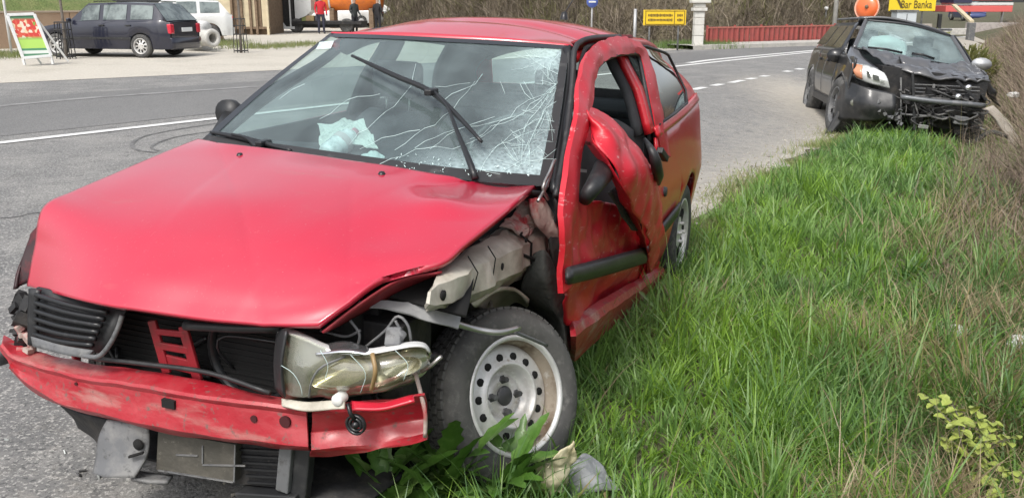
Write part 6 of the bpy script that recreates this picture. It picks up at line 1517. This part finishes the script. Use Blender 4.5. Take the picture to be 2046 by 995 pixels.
def weed(u, v, n, sc, label, el=(35, 85)):
    p = WORLD.at(u, v, z=.0); rt = tag(empty('leafy_weed', (p[0], p[1], float(zg(p[0], p[1])))), label, 'weed', 'broad-leaved weeds under the bumper')
    for k in range(n):
        me_ = (LM if rng.uniform() < .75 else LM2)[rng.integers(3)]; o = bpy.data.objects.new('leaf', me_); COL.objects.link(o); o.parent = rt
        s_ = sc * rng.uniform(.7, 1.25); o.scale = (s_, s_, s_)
        o.location = (rng.normal(0, .02), rng.normal(0, .02), rng.uniform(0, .06)); o.rotation_euler = (rng.uniform(-.5, .5), -math.radians(rng.uniform(*el)), rng.uniform(0, 6.283))
weed(890, 1025, 40, 1.15, 'leafy weed in front of the flat wheel, tallest of three'); weed(780, 1045, 30, .95, 'leafy weed under the bumper end, leftmost of three'); weed(1000, 1020, 30, .95, 'leafy weed below the wheel rim, rightmost of three')

# young yellow-green shrub, bottom right
M_yl = pm('yellow_green_leaf', (.30, .36, .07), .5, var=[(20, (.40, .44, .12), .45, .65), (60, (.20, .27, .05), .5, .7)])
lm = leaf_mesh('leaf', .034, .013, .6, .06, 6); lm.materials.append(M_yl)
sb_ = WORLD.at(1945, 950, z=.0); sh = tag(empty('shrub_sprig', (sb_[0], sb_[1], float(zg(sb_[0], sb_[1])))), 'low sprig with round yellow green leaves at the lower right', 'shrub')
o0 = np.array([sb_[0], sb_[1], float(zg(sb_[0], sb_[1]))])
for tip in [(1850, 795, .26), (1900, 800, .28), (1950, 815, .26), (2025, 875, .20), (2035, 955, .14), (1880, 870, .16), (1970, 880, .22), (2000, 990, .12), (1915, 850, .24), (1985, 840, .2)]:
    e = WORLD.at(tip[0], tip[1], z=tip[2] + o0[2]) - o0; m0 = e * .5 + (rng.normal(0, .02), rng.normal(0, .02), .05)
    pts = cr([(0, 0, 0), m0, e], 12); MB().tube(pts, [.004, .003, .0015], 5).build('stem', M_bark, sh, True)
    for i in range(3, 13):
        for rep in range(2):
            o = bpy.data.objects.new('leaf', lm); COL.objects.link(o); o.parent = sh; s_ = rng.uniform(.7, 1.35); o.scale = (s_, s_, s_)
            o.location = pts[i] + rng.normal(0, .006, 3); o.rotation_euler = (rng.uniform(-.5, .5), rng.uniform(-.5, .3), rng.uniform(0, 6.283))
# litter and stones
M_st = pm('pale_stone', (.50, .50, .45), .9, var=[(14, (.34, .34, .30), .45, .65)], bump=(20, .6, .02))
def stone(u, v, r, label, mat, name, cat, z=.04):
    p = WORLD.at(u, v, z=z + float(zg(*WORLD.at(u, v, z=0)[:2]))); n_ = 10
    P = np.array([[[math.cos(a) * math.sin(b), math.sin(a) * math.sin(b), math.cos(b)] for a in np.linspace(0, 6.283, 17)] for b in np.linspace(0.02, 3.12, 10)])
    P = crumple(P, .35, 1.6, int(u)) * np.array([r * 1.4, r, r * .7]); P[:, -1] = P[:, 0]
    o = MB().grid([list(x) for x in P]).build(name, mat, None, False); o.location = tuple(p); tag(o, label, cat)
stone(1912, 664, .045, 'pale stone lying in the dry grass at the right', M_st, 'stone', 'stone')
stone(2044, 684, .05, 'white scrap of litter at the right edge below the brambles', M_white, 'litter', 'litter')
stone(2024, 190, .07, 'white scrap of litter caught in the brambles beyond the black car', M_white, 'litter', 'litter', .55)
# --- green grass
cx_, cy_ = scatter(62000, -2, 11, 1.3, 17, verge_acc)       # tufts: blades fan out of shared roots
nb_ = rng.integers(7, 20, len(cx_)); ci = np.repeat(np.arange(len(cx_)), nb_)
cr_ = (.018 + .035 * rng.uniform(0, 1, len(cx_)))[ci] * np.sqrt(rng.uniform(0, 1, len(ci))); ca_ = rng.uniform(0, 6.283, len(ci))
fx, fy = scatter(520000, -2, 11, 1.3, 17, verge_acc)
x = np.r_[cx_[ci] + cr_ * np.cos(ca_), fx]; y = np.r_[cy_[ci] + cr_ * np.sin(ca_), fy]
tuft = np.r_[ci, np.full(len(fx), -1)]; tuft_az = np.r_[ca_, np.zeros(len(fx))]
tc_h = rng.uniform(.5, 1.75, len(cx_)); tc_c = rng.normal(0, .30, len(cx_))
s = s_of(x, y); n = len(x)
h1 = nz2(x, y, 1.6, 1); h2 = nz2(x, y, 4.5, 2)
H = (.075 + .15 * h1 ** 1.6 + .09 * h2) * rng.uniform(.55, 1.15, n) * (.45 + .55 * sm(0, .5, s))
H = H * np.where(tuft >= 0, tc_h[tuft], .8)
lx, ly = car_local(x, y)
H = H * np.where((ly > .6) & (ly < 1.1) & (lx < -.6), 1.15, 1)
H = H * np.where((x > -.7) & (x < .50) & (y > 1.8) & (y < 2.8), .85, 1) * np.where(np.hypot(x - sb_[0], y - sb_[1] + .05) < .32, .5, 1) * np.where(np.hypot(x - .34, y - 2.5) < .24, .7, 1)
qs = (np.stack([x, y, np.zeros_like(x)], 1) - SUV.T) @ SUV.R; H = H * np.where((np.abs(qs[:, 1] - .3) < 1.6) & (qs[:, 0] > -.3) & (qs[:, 0] < 1.8), .62, 1)
Wb = rng.uniform(.004, .0105, n) * (1 + .09 * np.maximum(0, np.hypot(x, y) - 3))
patch_az = 2 * math.pi * nz2(x, y, 2.2, 5) * 1.4
az = np.where(tuft >= 0, tuft_az + rng.normal(0, .35, n) + .5 * np.sin(patch_az), patch_az + rng.normal(0, 1.25, n))
dark, mid, brt, blu = C3(.062, .150, .028), C3(.125, .25, .04), C3(.25, .42, .055), C3(.14, .26, .095)
t = np.clip(nz2(x, y, 1.1, 8) * 1.3 - .15 + rng.normal(0, .16, n) + np.where(tuft >= 0, tc_c[tuft], 0), 0, 1)
col = mixc(dark, brt, t)
col = np.where(((nz2(x, y, 1.7, 12) > .62) | (np.where(tuft >= 0, tc_h[tuft], 1) > 1.5))[:, None], col * .45 + blu[None] * .55, col)
pale = rng.uniform(0, 1, n) < .06; col[pale] = C3(.30, .42, .17)
dry = np.clip((nz2(x, y, 1.9, 21) - .62) * 3.0 + .75 * sm(1.1, 2.1, s) - .10, 0, .9)
isdry = rng.uniform(0, 1, n) < (.008 + .40 * dry * sm(.9, 1.8, s))
col[isdry] = mixc(C3(.36, .29, .15), C3(.25, .22, .10), rng.uniform(0, 1, isdry.sum())) * rng.uniform(.7, 1.15, (isdry.sum(), 1))
blades('verge_grass', np.stack([x, y, zg(x, y) - .01], 1), H, Wb, rng.uniform(.02, .55, n), az, rng.uniform(.2, 1.35, n), col, M_blade, 3, 'long green grass growing on the verge right of the cars', 'stuff')

# --- dry stalks and matted dead grass towards the hedge side
def dry_acc(x, y):
    s = s_of(x, y)
    return verge_acc(x, y) * (.015 + .985 * sm(1.15, 2.1, s)) * (.25 + .75 * (nz2(x, y, 1.5, 31) > .4))
x, y = scatter(230000, -1, 11, 1.3, 17, dry_acc); n = len(x)
col = mixc(C3(.38, .31, .18), C3(.21, .16, .10), rng.uniform(0, 1, n)) * rng.uniform(.7, 1.2, (n, 1))
blades('dry_grass', np.stack([x, y, zg(x, y)], 1), rng.uniform(.15, .42, n), rng.uniform(.0025, .005, n) * (1 + .1 * np.maximum(0, np.hypot(x, y) - 3)), rng.uniform(.2, 1.1, n), rng.uniform(0, 6.28, n), rng.uniform(.1, 1.2, n), col, M_blade, 3, 'matted dry tan grass among the green towards the brambles', 'stuff')

# --- tall thin stalks standing out of the verge
def stalk_acc(x, y): return verge_acc(x, y) * (.12 + .88 * sm(1.2, 2.0, s_of(x, y)))
x, y = scatter(2600, 0, 10, 2.5, 15, stalk_acc); n = len(x)
blades('tall_stalk', np.stack([x, y, zg(x, y)], 1), rng.uniform(.3, .75, n), rng.uniform(.003, .005, n), rng.uniform(0, .35, n), rng.uniform(0, 6.28, n), rng.uniform(0, .7, n), mixc(C3(.40, .33, .18), C3(.30, .30, .12), rng.uniform(0, 1, n)), M_blade, 3, 'thin straw stalks standing above the grass', 'stuff')

# --- thin short grass and crumbs of stone along the broken asphalt edge
tt = rng.uniform(1.5, 13, 26000); ss = np.abs(rng.normal(0, .16, 26000)) * rng.choice([-1, 1], 26000) + .08
x = EA[0] + ED[0] * tt + EN[0] * ss; y = EA[1] + ED[1] * tt + EN[1] * ss
k = rng.uniform(0, 1, len(x)) < nz2(x, y, 2.6, 71) ** 1.5 * 1.3; lx, ly = car_local(x, y); k &= ~((np.abs(ly) < .75) & (lx < .6) & (lx > -3.1)) & (y > 3.2); x, y = x[k], y[k]; n = len(x)
blades('edge_grass', np.stack([x, y, zg(x, y)], 1), rng.uniform(.03, .12, n), rng.uniform(.004, .008, n), rng.uniform(.1, .9, n), rng.uniform(0, 6.28, n), rng.uniform(.1, 1.2, n), mixc(C3(.16, .26, .05), C3(.34, .30, .16), rng.uniform(0, 1, n)), M_blade, 2, 'short sparse grass creeping over the asphalt edge', 'stuff')
tt = rng.uniform(-1, 13, 1500); ss = rng.normal(-.1, .25, 1500)
x = EA[0] + ED[0] * tt + EN[0] * ss; y = EA[1] + ED[1] * tt + EN[1] * ss; zz = zg(x, y) + .008; mb = MB()
for i in range(1500):
    r = rng.uniform(.003, .010); mb.box((x[i], y[i], zz[i] + r * .3), (r * 2, r * 1.5, r), np.linalg.qr(rng.normal(size=(3, 3)))[0])
mb.build('stone_crumbs', pm('crumb_stone', (.40, .37, .32), .9, var=[(3, (.24, .22, .19), .45, .6), (5, (.55, .53, .49), .5, .6)]), None)['kind'] = 'stuff'
bpy.data.objects['stone_crumbs']['label'] = 'loose stone crumbs along the edge of the asphalt'

# --- splinters of glass and plastic on the asphalt round the front of the red car
mb = MB()
for _ in range(90):
    p = np.array([-1.3, 2.6]) + rng.normal(0, 1, 2) * (.9, 1.3)
    if s_of(*p) > -.15 or abs(car_local(p[:1], p[1:])[1][0]) < .5: continue
    r = rng.uniform(.003, .012); mb.box((p[0], p[1], float(zg(*p)) + .008 + r * .2), (r * 2.4, r * 1.4, r * .5), np.linalg.qr(rng.normal(size=(3, 3)))[0])
o = mb.build('glass_splinters', pm('pale_splinter', (.55, .58, .56), .3, var=[(2, (.2, .05, .05), .55, .6), (3, (.06, .06, .06), .55, .6)]), None); o['kind'] = 'stuff'; o['label'] = 'small splinters of glass and plastic scattered on the asphalt'

# --- clumps of dead straw
for u, v, nn, hh in ((1330, 650, 260, .22), (1760, 690, 420, .26), (1720, 640, 300, .22), (1660, 650, 200, .2), (1930, 985, 380, .26), (1700, 1000, 260, .22), (1960, 600, 300, .25), (1850, 470, 260, .3), (1400, 600, 160, .2), (1930, 420, 300, .32), (2000, 800, 300, .25), (1880, 760, 220, .24)):
    p = WORLD.at(u, v, z=.08); q = np.array(p[:2])[None] + rng.normal(0, .10 * p[1] / 3.5, (nn, 2))
    blades('straw_clump', np.stack([q[:, 0], q[:, 1], zg(q[:, 0], q[:, 1]) + .02], 1), rng.uniform(.5, 1.3, nn) * hh, rng.uniform(.003, .006, nn) * (1 + .07 * max(0, p[1] - 3)), rng.uniform(.3, 1.2, nn), rng.uniform(0, 6.28, nn), rng.uniform(.2, 1.3, nn), mixc(C3(.46, .38, .23), C3(.26, .20, .12), rng.uniform(0, 1, nn)), M_blade, 3, 'clump of dead straw coloured grass in the verge', 'stuff')

# --- brambles on the bank
n = 150000
tt = 3.5 + 34 * rng.uniform(0, 1, n) ** 1.25; ss = 1.55 + 5.0 * rng.uniform(0, 1, n) ** 1.3
x = EA[0] + ED[0] * tt + EN[0] * ss; y = EA[1] + ED[1] * tt + EN[1] * ss
q = (np.stack([x, y, np.zeros_like(x)], 1) - SUV.T) @ SUV.R
k = ~((q[:, 1] > -1.05) & (q[:, 1] < np.where(q[:, 0] > -.5, 1.75, 1.05)) & (q[:, 0] < 2.2) & (q[:, 0] > -3.6)) & (x < .70 * y + 1.2) & (rng.uniform(0, 1, n) < .25 + .75 * sm(1.7, 2.5, ss)) & (y > 2.0)
x, y, ss = x[k], y[k], ss[k]; n = len(x)
L_ = rng.uniform(.3, 1.45, n) * (.30 + .70 * sm(3.5, 8, y)) * (.40 + .60 * sm(1.7, 2.7, ss))
t = np.clip(nz2(x, y, .9, 41) + rng.normal(0, .25, n), 0, 1)
col = mixc(C3(.13, .095, .075), C3(.34, .27, .20), t)
gr = rng.uniform(0, 1, n) < .22 * sm(.45, .7, nz2(x, y, .7, 44)); col[gr] = C3(.17, .20, .07)
blades('bramble_thicket', np.stack([x, y, zg(x, y) + rng.uniform(0, .3, n) * sm(1.9, 3, ss)], 1), L_, rng.uniform(.003, .007, n) * (1 + .07 * np.maximum(0, y - 5)), rng.uniform(0, 1.1, n), rng.uniform(0, 6.28, n), rng.uniform(0, 1.7, n), col, M_stick, 4, 'leafless brown bramble thicket on the bank behind the black car', 'stuff')
